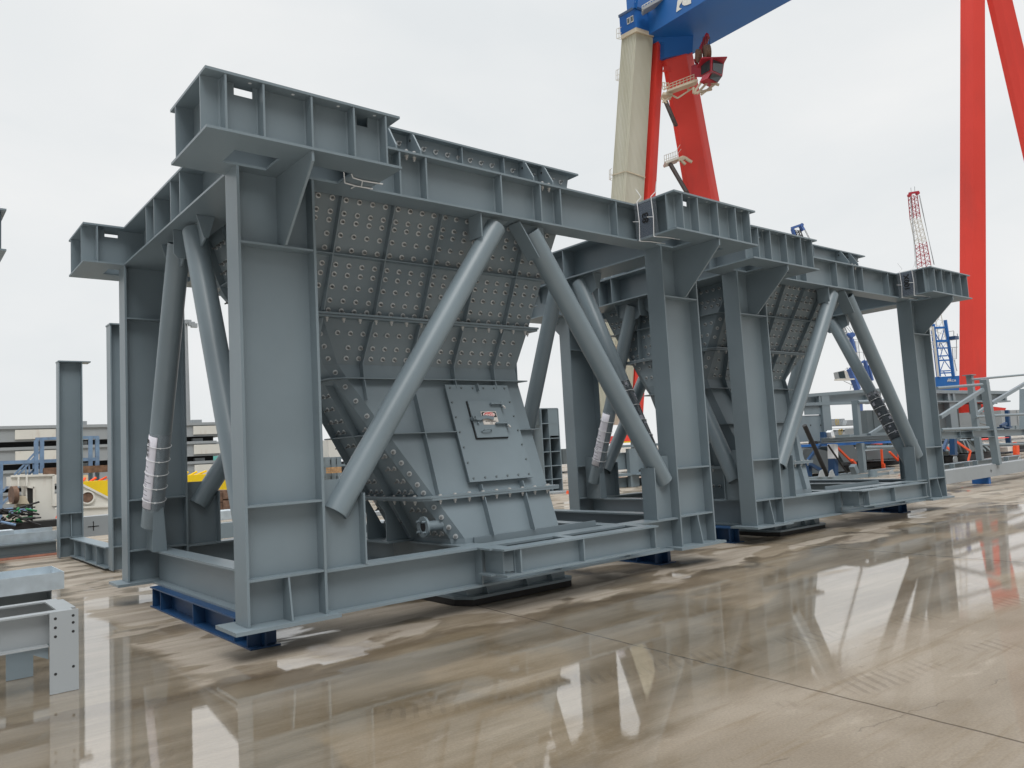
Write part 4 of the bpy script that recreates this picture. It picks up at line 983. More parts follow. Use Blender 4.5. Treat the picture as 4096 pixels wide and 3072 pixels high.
for a0, a1 in ((500,558),(425,438),(1110,1122)): qbox('post' if a1-a0 > 30 else 'stiffener', a0, 345, a1, 920 if a1-a0 > 30 else 470, -.05,.119, STEEL, r)
qbox('gusset_plate', 250,485,500,620,.02,.05,STEEL,r); qbox('web_panel', 120,620,575,1000,.06,.10,STEEL,r)
[MB().tube(T(Q(a,762)+Vector((0,.055,0))),T(Q(a,762)+Vector((0,.045,0))),.03,10).build('bolt_hole', BLACK, r) for a in (338,476)]
qbox('underside_shade', 160,1000,470,1030,.1,.4,DARK,r); qbox('base_beam', 290,1440,1555,1500,.2,.5,STEEL,r)  # near-black strip put in as shade below the web panel
r = thing('handrail_frame', at0(Q(1000,1400,8.0)), 'grey angle-post frame with two round rails behind the second module', 'steel frame', 'welded frames in the yard behind')
for a0,b0,a1,b1 in ((905,425,1000,900),(960,1010,1080,1420),(870,1320,960,1430)): 
    qbar('post', ((a0+a1)/2-15,b0), ((a0+a1)/2+25,b1), .22, STEEL, r, 8.0)
qbar('round_rail', (930,450),(1340,425), .15, STEEL, r, 8.0, -.12, True); qbar('round_rail', (1030,1075),(1560,1060), .15, STEEL, r, 8.0, -.12, True)
T = loc(r); b = MB(); b.bar(T(Q(460,985,8.0)),T(Q(1500,935,8.0)),.26,.012,(0,0,1)); b.bar(T(Q(460,942,8.0)+Vector((0,0,0))),T(Q(1500,892,8.0)),.20,.02,(0,0,1)); b.bar(T(Q(460,1010,8.0)),T(Q(1500,960,8.0)),.20,.02,(0,0,1))
b.prism([(lambda q: (q.x,q.z))(Q(*p,8.0)) for p in ((470,948),(1500,898),(1500,955),(470,1005))],'y',8.0,8.02,T=T); b.build('mid_beam', STEEL, r)
qbar('diagonal', (1200,890),(1480,710), .12, STEEL, r, 8.0, .2)
b = MB(); b.prism([(lambda q: (q.x,q.z))(Q(*p,7.6)) for p in ((290,1490),(1560,1400),(1560,1480),(290,1560))],'y',7.6,7.63,T=T); b.build('base_beam', STEEL, r)
for a in (480,620,1450):
    b = MB(); b.prism([(lambda q: (q.x,q.z))(Q(*p,7.5)) for p in ((a-50,1480),(a-30,1395),(a+5,1375),(a+45,1475))],'y',7.5,7.52,T=T); b.build('anchor_plate', STEELL, r)
b = MB(); b.tube(T(Q(1180,1490,7.5)),T(Q(1180,1390,7.5)),.16,14); b.build('pipe_stub', STEEL, r)
r = thing('blue_stand', at0(Q(560,1470,8.4)), 'dark blue support stand with a white wrapped post behind the second module', 'stand')
qbar('post', (495,860),(500,1020), .17, BLUE, r, 8.4); qbar('post', (560,1230),(565,1470), .26, BLUE, r, 8.4, -.2); qbar('wrapped_post', (555,1030),(560,1230), .27, TIE, r, 8.4, -.2)
qbar('wrapped_top', (540,850),(560,920), .22, TIE, r, 8.4, -.1)
qbar('brace', (450,1030),(280,1250), .09, BLUE, r, 8.4); qbar('brace', (290,1290),(540,1430), .12, BLUE, r, 8.4); qbar('post', (345,1280),(350,1470), .22, BLUE, r, 8.4, .2); qbar('tie_beam', (170,1050),(1500,990), .10, CRBLUE, r, 8.6)
r = thing('black_prop', at0(Q(560,1460,7.9)), 'black tubular prop leaning against the blue stand', 'prop')
qbar('tube', (235,765),(550,1460), .16, BLACK, r, 7.9, 0, True); qbar('tube', (600,1040),(860,1420), .07, BLACK, r, 7.9, .1, True)
def chute(nm, pts, y, dep, label, mat=STEELD, grp='dark steel chutes strapped down in the yard'):
    q0 = Q(*pts[-1],y); r = thing(nm, at0(q0), label, 'chute', grp); T = loc(r)
    b = MB(); b.prism([(lambda q: (q.x,max(.05,q.z)))(Q(*p,y)) for p in pts],'y',y,y+dep,T=T); b.build('body', mat, r); return r
r = chute('dark_chute', [(225,1090),(370,1080),(600,1130),(820,1390),(640,1420),(330,1430),(200,1180)], 10.2, 1.2, 'dark plated chute end behind the black prop')
r = chute('dark_chute', [(640,1050),(900,1030),(1000,1170),(990,1260),(780,1275)], 10.0, 1.6, 'dark sloping chute panel under the first orange strap')
r = chute('dark_chute', [(1080,1120),(1560,1070),(1560,1210),(1100,1240)], 10.0, 1.6, 'dark sloping chute panel under the second and third orange straps')
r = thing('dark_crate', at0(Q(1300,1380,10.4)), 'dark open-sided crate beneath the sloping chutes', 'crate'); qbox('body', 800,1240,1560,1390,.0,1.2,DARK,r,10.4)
for k, (pa, pb, lb) in enumerate((((665,1050),(920,1300),'long orange ratchet strap slanting over the dark chute'),((1298,1095),(1318,1385),'upright orange ratchet strap with a buckle'),((1410,1130),(1530,1250),'short slanting orange strap at the right of the bay'),((1120,1010),(1300,1020),'flat orange strap along the middle beam'))):
    r = thing('ratchet_strap', Q(*pb,9.7), lb, 'strap', 'orange ratchet straps'); qbar('webbing', pa, pb, .075, ORANGE, r, 9.7)
    if k < 3: qbar('buckle', (pb[0]-10,pb[1]-90) if k else (870,1245), pb, .10, ORANGE, r, 9.7, -.06)
Ym = 30.0
for k, (b0, b1, code, lb) in enumerate(((672,775,'01','upper grey hatch pontoon lettered 01'),(812,912,'07','lower grey hatch pontoon lettered 07'))):
    p, q = Q(560,b1,Ym), Q(1420,b0,Ym); r = thing('hatch_pontoon', ((p.x+q.x)/2,Ym,p.z), lb, 'pontoon', 'grey hatch pontoons'); T = loc(r)
    MB().box(p.x,q.x,Ym,Ym+3,p.z,q.z,T=T).build('hull', STEELL, r)
    for a in (750,1030,1240): s0, s1 = Q(a,b1,Ym), Q(a+60,b0,Ym); MB().prism([(s0.x,p.z),(s1.x+.3,p.z),(s1.x,q.z-.05),(s0.x+.3,q.z-.05)],'y',Ym-.4,Ym-.001,T=T).build('bracket', STEELL, r)
    for a in (700,790,1080,1300): s0 = Q(a,b1,Ym); MB().box(s0.x,s0.x+.5,Ym+.2,Ym+.8,q.z+.001,q.z+.16,T=T).build('cleat', STEELL, r)
    c = Q(690 if k == 0 else 735,(b0+b1)/2,Ym); text('stencil', code, .80, LETY, r, frame(T(Vector((c.x,Ym-.01,c.z))),(1,0,0),(0,0,1)), .004, .01)
r = thing('bearer_stack', at0(Q(800,960,Ym)), 'dark bearers under the hatch pontoons', 'bearers'); qbox('bearer', 580,775,1420,812,.4,2,DARK,r,Ym); qbox('bearer', 580,912,1420,1100,.4,2,DARK,r,Ym)

for k,(u0,v0,u1,v1,y,mt,lb) in enumerate(((3170,1800,3340,1900,12.5,STEELD,'dark plated section low behind the blue stand'),(3330,1835,3640,1905,13.0,DARK,'dark stacked plates low behind the ratchet straps'),(3400,1730,3660,1760,13.5,STEEL,'grey beam stacked behind the rails'),(3480,1640,3560,1800,14.0,STEELD,'dark end plate standing behind the hatch pontoons'))):
    px_box('stacked_section', u0, v0, u1, v1, y, .8, mt, lb, 'steel section', 'steel sections stacked in the yard', 5 if k < 2 else 2)
for k,(u0,v0,u1,v1,y,mt,lb) in enumerate(((3790,1790,3990,1850,9.5,STEELD,'dark plated section behind the blue trestle'),(3980,1770,4200,1840,11,DARK,'dark stacked plates at the right edge'),(3760,1600,3830,1790,13,STEELD,'dark tall end plate just right of the far column'),(3990,1690,4250,1725,18,STEEL,'long grey girder far behind the right-hand rails'))):
    px_box('stacked_section', u0, v0, u1, v1, y, .8, mt, lb, 'steel section', 'steel sections stacked in the yard', 6 if k < 2 else 2)
# ------------------------------------------------------------------ tubular frame at the right edge
YA, YBk = 2.0, 4.6
def H4(a, b, y=YA): return on(3646+a*.229, 1380+b*.229, 'y', y)
def H5(a, b, y=YA): return on(3646+a*.2412, 1640+b*.2412, 'y', y)
r = thing('tubular_frame', at0(H5(1340,1200)), 'grey steel frame with round rails and a deep base beam at the right edge', 'steel frame'); T = loc(r)
XE = H5(1866,900).x+8
def gbar(nm, p, q, w_, h_=None, mat=STEEL, rnd=False, upv=(0,1,0)):
    b = MB()
    if rnd: b.tube(T(p),T(q),w_/2,14)
    else: b.bar(T(p),T(q),w_,h_ or w_,upv)
    return b.build(nm, mat, r)
pa, pb = H5(560,1010), H5(585,1230)
bb = MB(); bb.box(pa.x,XE,YA,YA+.02,pb.z,pa.z,T=T); bb.box(pa.x,XE,YA+.021,YA+.30,pa.z-.025,pa.z,T=T); bb.box(pa.x,XE,YA+.021,YA+.30,pb.z,pb.z+.025,T=T); base = bb.build('base_beam', STEELL, r)
c = H5(1318,1008); q = MB(); q.box(c.x-.05,c.x+.05,YA-.006,YA-.001,c.z-.008,c.z+.008,T=T); q.box(c.x-.008,c.x+.008,YA-.006,YA-.001,c.z-.05,c.z+.05,T=T); q.build('survey_mark', INK, base)
pk = H5(556,905,YBk); b = MB(); b.box(pk.x-2,XE,YBk,YBk+.25,pk.z-.03,pk.z,T=T); b.box(pk.x-2,XE,YBk+.1,YBk+.12,pk.z-.45,pk.z-.03,T=T); b.build('base_beam', STEEL, r)
for a in (735,985,1125,1640): p = H5(a,880,YBk-.3); MB().box(p.x-.05,p.x+.05,YBk-.25,YBk-.1,pk.z-.3,pk.z+.02,T=T).build('cross_stub', STEEL, r)
for a in (740,1810):
    p = H5(a,860,3.6); MB().prism([(p.x-.15,p.z),(p.x-.15,p.z+.10),(p.x-.09,p.z+.18),(p.x+.09,p.z+.18),(p.x+.15,p.z+.10),(p.x+.15,p.z)],'y',3.6,3.63,T=T).build('anchor_plate', STEELL, r)
    for dx in (-.09,.09):
        for dz in (.05,.10): MB().tube(T((p.x+dx,3.599,p.z+dz)),T((p.x+dx,3.594,p.z+dz)),.012,8).build('bolt_hole', BLACK, r)
gbar('post', H4(1265,600), H5(1425,905), .21, .19); gbar('post', H4(1015,540,YBk), H5(1140,830,YBk), .21, .19)
p = H4(1005,535,YBk); MB().box(p.x-.22,p.x+.22,YBk-.16,YBk+.16,p.z,p.z+.03,T=T).build('cap_plate', STEEL, r)
gbar('post', H4(1942,780,YBk), H4(1942,1500,YBk), .2, .18)
def rail(pa, pb, y0=YA, ext=0):
    p, q = H4(*pa,y0), H4(*pb,y0); q = q+(q-p).normalized()*ext; gbar('round_rail', p, q, .085, rnd=True)
rail((1040,605),(1965,520),YBk-.1,6); rail((445,755),(1230,690),YA-.05); rail((1430,1235),(1965,1210),YA-.05,5); rail((520,1480),(1340,1445),YA-.2); rail((1120,1255),(1310,1245),YBk-.1)
p, q = H5(1430,572), H5(1866,562); gbar('round_rail', p, q+(q-p), .085, rnd=True); gbar('round_rail', H5(1130,580,YBk), H5(1320,575,YBk), .085, rnd=True)
gbar('diagonal', H4(500,1260), H4(1245,780), .10, .09); gbar('diagonal', H4(1400,1020), H4(1980,675)+(H4(1980,675)-H4(1400,1020))*.6, .10, .09)
gbar('diagonal', H4(1120,1210,YBk), H4(1290,1090,YBk), .09, .09); gbar('diagonal', H4(1120,1320,YBk), H4(1340,1390,YBk), .09, .09)
gbar('gusset', H4(1335,640), H4(1340,830), .2, .02)
for pa, pb, yy in (((520,1520),(1062,1500),YA+.2),((1062,1495),(1975,1470),YA)):
    p, q = H4(*pa,yy), H4(*pb,yy); q = q+(q-p).normalized()*(4 if pb[0] > 1900 else 0)
    b = MB(); dz = Vector((0,0,.19)); b.bar(T(p-dz/2),T(q-dz/2),.012,.175,(0,0,1)); b.bar(T(p),T(q),.16,.014,(0,0,1)); b.bar(T(p-dz),T(q-dz),.16,.014,(0,0,1)); bm2 = b.build('mid_beam', STEEL, r)
    m_ = p+(q-p)*.5; MB().bar(T(m_-dz*.94+Vector((0,-.045,0))),T(m_-dz*.06+Vector((0,-.045,0))),.012,.07,(0,1,0)).build('stiffener', STEEL, bm2)
p = H5(1340,1250); MB().box(p.x-.09,p.x+.07,YA+.05,YA+.5,.003,pb.z if False else H5(585,1230).z-.001,T=T).build('blue_foot', CRBLUE, r)
# things behind the right-hand frame
def hb(name, a0, b0, a1, b1, y, dep, mat, label, cat, group=None, H=H4, ribs=0):
    p, q = H(a0,b1,y), H(a1,b0,y); return hbox(name, p.x, q.x, y, y+dep, max(.003,p.z), q.z, mat, label, cat, group, ribs)
r = thing('deep_girder', at0(H4(1000,1000,12)), 'deep grey girder with end plates behind the tubular frame', 'girder'); T = loc(r)
def gb(nm, a0,b0,a1,b1,y0,y1,mat=STEEL): p, q = H4(a0,b1,12), H4(a1,b0,12); return MB().box(p.x,q.x,12+y0,12+y1,max(.003,p.z),q.z,T=T).build(nm, mat, r)
gb('flange',200,812,1610,850,-.3,.3); gb('web',200,850,1605,975,.0,.04); gb('flange',200,975,1640,1010,-.3,.3); gb('girder_shade',700,1010,1500,1035,.0,.3,DARK)  # dark box under the lower flange stands in for its shade
for a in (555,645,1255,1560): gb('stiffener',a,850,a+14,975,-.28,-.001)
gb('leg',640,850,700,1450,-.2,.2); gb('panel',460,1020,640,1450,.1,.14,STEELD); gb('panel',1120,1020,1300,1200,.3,.34,STEELD); gb('leg',200,850,260,1600,-.2,.2)
r = hb('grey_tank', 1590,1120,2400,1420,14,3,STEELL,'pale grey steel block behind the right-hand rails','steel block',None,H4,5)
r = thing('blue_jack_post', at0(H4(1680,1420,10)), 'blue jacking post with spread foot behind the right-hand rails', 'post'); T = loc(r)
p, q = H4(1690,1420,10), H4(1670,1140,10); b = MB(); b.bar(T(p),T(q),.24,.2,(0,1,0)); b.build('post', BLUE, r)
b = MB(); s0 = H4(1620,1440,10); b.box(s0.x-.2,s0.x+1.0,9.9,10.3,s0.z-.04,s0.z+.04,T=T); b.bar(T(H4(1560,1420,10)),T(H4(1650,1370,10)),.15,.15,(0,1,0)); b.build('foot', BLUE, r)
MB().box(p.x-.1,p.x+.1,9.95,10.2,.003,s0.z-.041,T=T).build('post', BLUE, r)
r = thing('blue_trestle', at0(H5(700,750,6.5)), 'blue trestle post with a diagonal behind the second module', 'trestle'); T = loc(r)
b = MB(); b.bar(T(H5(700,750,6.5)),T(H5(690,480,6.5)),.26,.2,(0,1,0)); b.build('post', BLUE, r)
b = MB(); b.bar(T(H5(525,670,6.5)),T(H5(590,500,6.5)),.14,.1,(0,1,0)); b.build('brace', BLUE, r)
for pts, y, lb in ((((530,660),(640,740),(790,720),(650,590),(560,560)),8.0,'dark sloping chute panel left of the blue trestle'),(((740,500),(900,490),(1090,670),(980,700),(830,710)),8.0,'dark sloping chute panel right of the blue trestle'),(((930,495),(1080,480),(1330,660),(1100,690)),8.6,'dark ribbed chute panel behind the tall post')):
    q0 = H5(*pts[0],y); r = thing('dark_chute', at0(q0), lb, 'chute', 'dark steel chutes strapped down in the yard'); T = loc(r)
    b = MB(); b.prism([(lambda q: (q.x,q.z))(H5(*p,y)) for p in pts],'y',y,y+1.6,T=T); b.build('body', STEELD, r)
    (a_,b_),(c_,d_) = pts[0], pts[-2]; 
    for f_ in (.35,.7):
        p0 = H5(a_+(pts[1][0]-a_)*f_, b_+(pts[1][1]-b_)*f_, y); p1 = H5(pts[-1][0]+(c_-pts[-1][0])*f_, pts[-1][1]+(d_-pts[-1][1])*f_, y)
        MB().bar(T(p0+Vector((0,-.08,0))),T(p1+Vector((0,-.08,0))),.10,.14,(0,1,0)).build('rib', STEEL, r)
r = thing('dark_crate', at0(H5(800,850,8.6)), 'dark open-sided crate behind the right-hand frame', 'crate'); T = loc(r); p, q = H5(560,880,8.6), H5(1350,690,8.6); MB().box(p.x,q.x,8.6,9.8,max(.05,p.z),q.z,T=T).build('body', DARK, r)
for pa, pb, lb in (((755,530),(985,690),'orange strap slanting over the chute right of the blue trestle'),((975,695),(940,850),'orange strap hanging down to the base beam'),((565,605),(655,670),'short orange strap left of the blue trestle')):
    r = thing('ratchet_strap', H5(*pb,7.7), lb, 'strap', 'orange ratchet straps'); T = loc(r); b = MB(); b.bar(T(H5(*pa,7.7)),T(H5(*pb,7.7)),.10,.05,(0,1,0)); b.build('webbing', ORANGE, r)
r = hb('red_tarpaulin', 1150,450,1620,500,9,1.2,CRRED,'red and white tarpaulin roll on the beams behind the right-hand frame','tarpaulin',None,H5)
r = hb('pale_crate', 1600,600,1740,690,9,1.0,WHITE,'pale crate with an orange sling behind the right-hand frame','crate',None,H5)
T = loc(r); p = H5(1730,650,8.9); MB().prism([(p.x-.25,p.z-.3),(p.x+.2,p.z-.3),(p.x+.28,p.z+.2),(p.x-.1,p.z+.4)],'y',8.8,8.98,T=T).build('sling', ORANGE, r)
r = hb('dark_machinery', 1480,640,2100,780,10,1.0,DARK,'dark machinery low behind the right-hand frame','machinery',None,H5,4)

# ------------------------------------------------------------------ the big gantry crane
def G4(a, b, D): return at(2300+a*.4823, b*.4823, D)
DL, DR = 100.0, 70.0
r = thing('gantry_crane', at0(at(2640,1740,DL)), 'huge blue and red gantry crane with a pale ribbed stair tower', 'gantry crane'); T = loc(r)
gx = Vector((1,.04,0)).normalized(); gy = Vector((-.04,1,0)).normalized()
def legbox(nm, top, bot, w_, d_, mat, w2=None):
    t, b_ = T(top), T(bot); w2 = w2 or w_; vs = []
    for c, ww in ((t,w_),(b_,w2)):
        for sx, sy in ((-1,-1),(1,-1),(1,1),(-1,1)): vs.append(c+gx*(sx*ww/2)+gy*(sy*d_/2))
    return MB().add(vs, [(3,2,1,0),(4,5,6,7),(0,1,5,4),(1,2,6,5),(2,3,7,6),(3,0,4,7)]).build(nm, mat, r)
def down(top, bot, D, v):                                  # extend a leg line down to pixel row v
    (a,b),(c,d) = top, bot; y = v/.4823; return G4(a+(c-a)*(y-b)/(d-b), y, D)
# survey the tower corner lines
tl = [G4(390,290,DL+2.9), G4(505,240,DL), G4(645,322,DL+.9)]
bl = [down((390,290),(300,1630),DL+2.9,1700), down((505,240),(405,1659),DL,1700), down((645,322),(568,1659),DL+.9,1700)]
wx = 3.0
def quad_tower(nm, t, b_, mat, z_add=0):
    t = [T(p) for p in t]; b_ = [T(p) for p in b_]
    # near edge is the middle line; left face runs back along -x/+y, right face along +x
    tops = [t[0], t[1], t[2], t[0]+(t[2]-t[1])]; bots = [b_[0], b_[1], b_[2], b_[0]+(b_[2]-b_[1])]
    return MB().add(tops+bots, [(0,1,2,3),(7,6,5,4),(0,4,5,1),(1,5,6,2),(2,6,7,3),(3,7,4,0)]).build(nm, mat, r), tops, bots
push = gy*2.6
t3 = tl; b3 = bl
tw, tops, bots = quad_tower('stair_tower', t3, b3, CLAD)
rb = MB()
for (i, j, n_) in ((0,1,9),(1,2,15)):
    nrm = ((tops[j]-tops[i]).cross(Vector((0,0,1)))).normalized()
    if nrm.dot(T(CAM)-tops[1]) < 0: nrm = -nrm
    for k in range(n_):
        f_ = (k+.5)/n_; p = tops[i]+(tops[j]-tops[i])*f_; q = bots[i]+(bots[j]-bots[i])*f_
        rb.bar(p+nrm*.05, q+nrm*.05, .085, .10, nrm)
tag(rb.build('cladding_ribs', CLAD, tw), kind='stuff')
jb = MB()
for f_ in (.36, .80):
    for i, j in ((0,1),(1,2)):
        p = tops[i]+(bots[i]-tops[i])*f_; q = tops[j]+(bots[j]-tops[j])*f_; n_ = (q-p).cross(Vector((0,0,1))).normalized()
        if n_.dot(T(CAM)-tops[1]) < 0: n_ = -n_
        jb.bar(p+n_*.13, q+n_*.13, .08, .12)
jb.build('cladding_joint', CREAM, tw)
# legs
def leg4(nm, lines, D, mat, vbot, depth, mats=None):
    # lines: pixel lines of left edge, arris and right edge
    dd = (D+.6, D, D+1.0); t = [G4(*ln[0],e) for ln, e in zip(lines,dd)]; b_ = [down(ln[0],ln[1],e,vbot) for ln, e in zip(lines,dd)]
    t = [T(p) for p in t]; b_ = [T(p) for p in b_]; bk = gy*depth
    tops = [t[0],t[1],t[2],t[2]+bk,t[0]+bk]; bots = [b_[0],b_[1],b_[2],b_[2]+bk,b_[0]+bk]; n_ = 5
    return MB().add(tops+bots, [tuple(range(5)), tuple(range(9,4,-1))]+[(i,i+5,(i+1)%5+5,(i+1)%5) for i in range(5)]).build(nm, mat, r)
leg4('leg', [((648,335),(566,1640)),((690,322),(600,1640)),((742,345),(668,1640))], DL+1.2, CRRED, 1755, .6)
leg4('leg', [((745,440),(943,1600)),((915,415),(1130,1650)),((972,425),(1196,1650))], DL+1.2, CRRED, 1755, .6)
# girder, running towards the yard at the right (direction -y), with the haunches under it
g0 = G4(690,240,DL-1.0); zB = g0.z
gl = T(g0); LEN = 64.0; gd = Vector((-.022,-1,0)).normalized(); gside = Vector((1,-.022,0))
GW = 9.0
zt = G4(612,100,DL).z-zB
def pl(s, w_, z): return gl + gd*s + gside*w_ + Vector((0,0,z))
hh = 9.5
vs = [pl(-5,0,0),pl(LEN,0,0),pl(LEN,GW,0),pl(-5,GW,0),pl(-5,0,hh),pl(LEN,0,hh),pl(LEN,GW,hh),pl(-5,GW,hh)]
MB().add(vs, [(3,2,1,0),(4,5,6,7),(0,1,5,4),(1,2,6,5),(2,3,7,6),(3,0,4,7)]).build('girder', CRBLUE, r)
# blue leg heads under the girder
def pz(a, b, D): return T(G4(a,b,D))
hd = MB()
for (a0,b0,a1,b1,a2,b2,a3,b3,D,dep) in ((648,235,735,225,742,352,650,330,DL+1.1,3.2),(740,310,985,250,975,432,742,480,DL+1.1,4.2)):
    f4 = [pz(a0,b0,D),pz(a1,b1,D),pz(a2,b2,D),pz(a3,b3,D)]; bk = gy*dep
    hd.add(f4+[p+bk for p in f4], [(0,1,2,3),(7,6,5,4),(0,4,5,1),(1,5,6,2),(2,6,7,3),(3,7,4,0)])
hd.build('leg_head', CRBLUE, r)
# machine house on the tower top
cA, cB, cC = T(G4(378,292,DL+2.6)), T(G4(507,224,DL-.6)), T(G4(652,272,DL+.6))
hgt = Vector((0,0,(G4(490,70,DL-.5).z-G4(507,228,DL-.5).z)))
lo = [cA,cB,cC,cA+(cC-cB)]; hi = [p+hgt for p in lo]
MB().add(lo+hi, [(3,2,1,0),(4,5,6,7),(0,1,5,4),(1,2,6,5),(2,3,7,6),(3,0,4,7)]).build('machine_house', CRBLUE, r)
rf = [p+(p-(hi[0]+hi[2])/2)*.06+Vector((0,0,.003)) for p in hi]; MB().add(rf+[p+Vector((0,0,.35)) for p in rf], [(3,2,1,0),(4,5,6,7),(0,1,5,4),(1,2,6,5),(2,3,7,6),(3,0,4,7)]).build('roof', BLUE, r)
ex = (cB-cA); wn = ex.cross(Vector((0,0,1))).normalized(); wn = wn if wn.dot(T(CAM)-cB) > 0 else -wn
def onwall(f_, g_): return cA+ex*f_+hgt*g_+wn*.04
for f0 in (.50,.72):
    q = [onwall(f0,.36),onwall(f0+.18,.36),onwall(f0+.18,.70),onwall(f0,.70)]; o_ = wn*.05
    wf = MB().add(q+[p+o_ for p in q], [(0,1,2,3),(7,6,5,4),(0,4,5,1),(1,5,6,2),(2,6,7,3),(3,7,4,0)]).build('window', WHITE, r)
    q = [onwall(f0+.025,.40)+o_*1.3,onwall(f0+.155,.40)+o_*1.3,onwall(f0+.155,.66)+o_*1.3,onwall(f0+.025,.66)+o_*1.3]; MB().add(q, [(0,1,2,3)]).build('pane', GLASS, wf)
rbs = MB()
for k in range(14): p = onwall((k+.5)/14,.02); rbs.bar(p, p+hgt*.95, .05, .07, wn)
ey = cC-cB
n2 = ey.cross(Vector((0,0,1))).normalized(); n2 = n2 if n2.dot(T(CAM)-cB) > 0 else -n2
for k in range(14): p = cB+ey*((k+.5)/14)+n2*.04; rbs.bar(p, p+hgt*.95, .05, .07, n2)
tag(rbs.build('wall_ribs', CRBLUE, r), kind='stuff')
MB().add([p+Vector((0,0,-.55)) for p in lo]+[p+Vector((0,0,-.01)) for p in lo], [(3,2,1,0),(4,5,6,7),(0,1,5,4),(1,2,6,5),(2,3,7,6),(3,0,4,7)]).build('tower_cap', CREAM, r)
# emblem on the girder face (part of a white curved mark)
lg = MB()
def emb(pts): 
    q = []
    for a, b in pts:
        u, v = 2660+a*200/2212, b*80/885
        rr = ray(u,v); # meet the girder's near side plane
        nrm = gside.copy(); p0 = Vector(r.location)+gl; t_ = (p0-CAM).dot(nrm)/rr.dot(nrm); q.append(T(CAM+rr*t_)-gside*.03)
    lg.add(q+[p-gside*.05 for p in q], [tuple(range(len(q))), tuple(range(2*len(q)-1,len(q)-1,-1))]+[(i,(i+1)%len(q),len(q)+(i+1)%len(q),len(q)+i) for i in range(len(q))])
emb([(510,545),(570,40),(640,-60),(800,-160),(980,-180),(820,0),(720,150),(650,260),(640,330),(690,375),(755,378)])
emb([(780,210),(770,130),(830,-20),(960,-180),(1150,-200),(1165,150),(1000,230),(860,255)])
lg.build('emblem', LETW, r)
# operator cab with walkway, stairs and platforms
def seg(nm, pts, D, w_, mat, h_=None):
    b = MB()
    for p, q in pts:
        P0, P1 = pz(*p,D), pz(*q,D); hz = abs(P0.z-P1.z) < abs((P0-P1).length)*.9
        b.bar(P0, P1, (h_ or w_) if hz else w_, w_, (0,0,1) if hz else (0,1,0))
    return b.build(nm, mat, r)
DC = DL-3
cb = [pz(960,690,DC-0),pz(1048,648,DC),pz(1048,560,DC)]
f4 = [pz(962,630,DC+1),pz(1092,665,DC-3),pz(1135,480,DC-3),pz(962,555,DC+1)]
cab_r = (pz(1232,620,DC)-pz(1125,600,DC-3))
bx = [pz(1045,640,DC),pz(1100,655,DC-2.5),pz(1185,685,DC-1.5),pz(1222,622,DC+1.5),pz(1125,590,DC+2)]
lowz = [pz(1040,640,DC),pz(1128,590,DC-2.4),pz(1222,632,DC-.4),pz(1140,660,DC+2)]
hiZ = [pz(1040,525,DC),pz(1133,480,DC-2.4),pz(1238,517,DC-.4),pz(1140,550,DC+2)]
cab_o = MB().add(lowz+hiZ, [(3,2,1,0),(4,5,6,7),(0,1,5,4),(1,2,6,5),(2,3,7,6),(3,0,4,7)]).build('operator_cab', CABRED, r)
def inset(q, m_=.14, out=.06):
    c = sum(q, Vector())/4; n_ = (q[1]-q[0]).cross(q[3]-q[0]).normalized(); n_ = n_ if n_.dot(T(CAM)-c) > 0 else -n_
    return [p+(c-p)*m_*1.4+n_*out for p in q]
for q in ((lowz[0],lowz[1],hiZ[1],hiZ[0]),(lowz[1],lowz[2],hiZ[2],hiZ[1])):
    MB().add(inset(list(q)), [(0,1,2,3)]).build('window', GLASS, cab_o)
MB().add([pz(965,640,DC+2),pz(1040,640,DC+1),pz(1040,528,DC+1),pz(965,552,DC+2)]+[pz(985,620,DC+4),pz(1050,620,DC+3),pz(1050,520,DC+3),pz(985,535,DC+4)], [(0,1,2,3),(7,6,5,4),(0,4,5,1),(1,5,6,2),(2,6,7,3),(3,7,4,0)]).build('operator_cab', CABRED, r)
seg('cab_roof', [((1030,520),(1240,514))], DC-1, .14, CABRED, 2.4)
nose = [pz(1100,650,DC-2.4),pz(1128,600,DC-2.4),pz(1222,632,DC-.4),pz(1180,690,DC-1)]; MB().add(nose+[p+gy*1.2 for p in nose], [(0,1,2,3),(7,6,5,4),(0,4,5,1),(1,5,6,2),(2,6,7,3),(3,7,4,0)]).build('cab_nose', CABRED, r)
MB().add([p-gy*.03+Vector((0,0,0)) for p in inset(nose,.12,.08)], [(0,1,2,3)]).build('window', GLASS, cab_o)
seg('cab_support', [((985,770),(1060,665)),((1010,780),(1110,670)),((1045,785),(1170,690)),((985,775),(1135,740)),((985,725),(985,775)),((1060,665),(1195,705))], DC-1, .24, CREAM)
seg('walkway', [((760,770),(1010,680))], DC, .24, CREAM, 1.2); seg('walkway', [((720,795),(800,800))], DC+.5, .3, CREAM, 1.4)
seg('walkway_bracket', [((770,770),(850,815)),((930,740),(960,745)),((850,815),(985,725)),((725,850),(800,800)),((720,815),(760,855)),((735,745),(775,720))], DC, .16, CREAM)
rails = []
for k in range(8):
    a = 785+k*29; b = 762-k*11.2; rails.append(((a,b),(a-2,b-66)))
for h_ in (66,44,22): rails.append(((785,762-h_),(990,682-h_)))
for k in range(4): rails.append(((725+k*16,742),(725+k*16,682)))
rails += [((722,682),(776,694)),((722,712),(776,722))]
seg('railing', rails, DC, .07, CREAM)
def stairs(nm, p, q, D, wid, n_, mat):
    a, b_ = pz(*p,D), pz(*q,D); o = MB(); side = Vector((.86,.5,0))*wid/2
    for s_ in (-1,1): o.bar(a+side*s_, b_+side*s_, .22, .30)
    for k in range(n_):
        c = a+(b_-a)*((k+.5)/n_); o.bar(c-side, c+side, .55, .10)
    return o.build(nm, mat, r)
CARB = paint('stair_grey', (.10,.09,.09), .7, .1, 2)
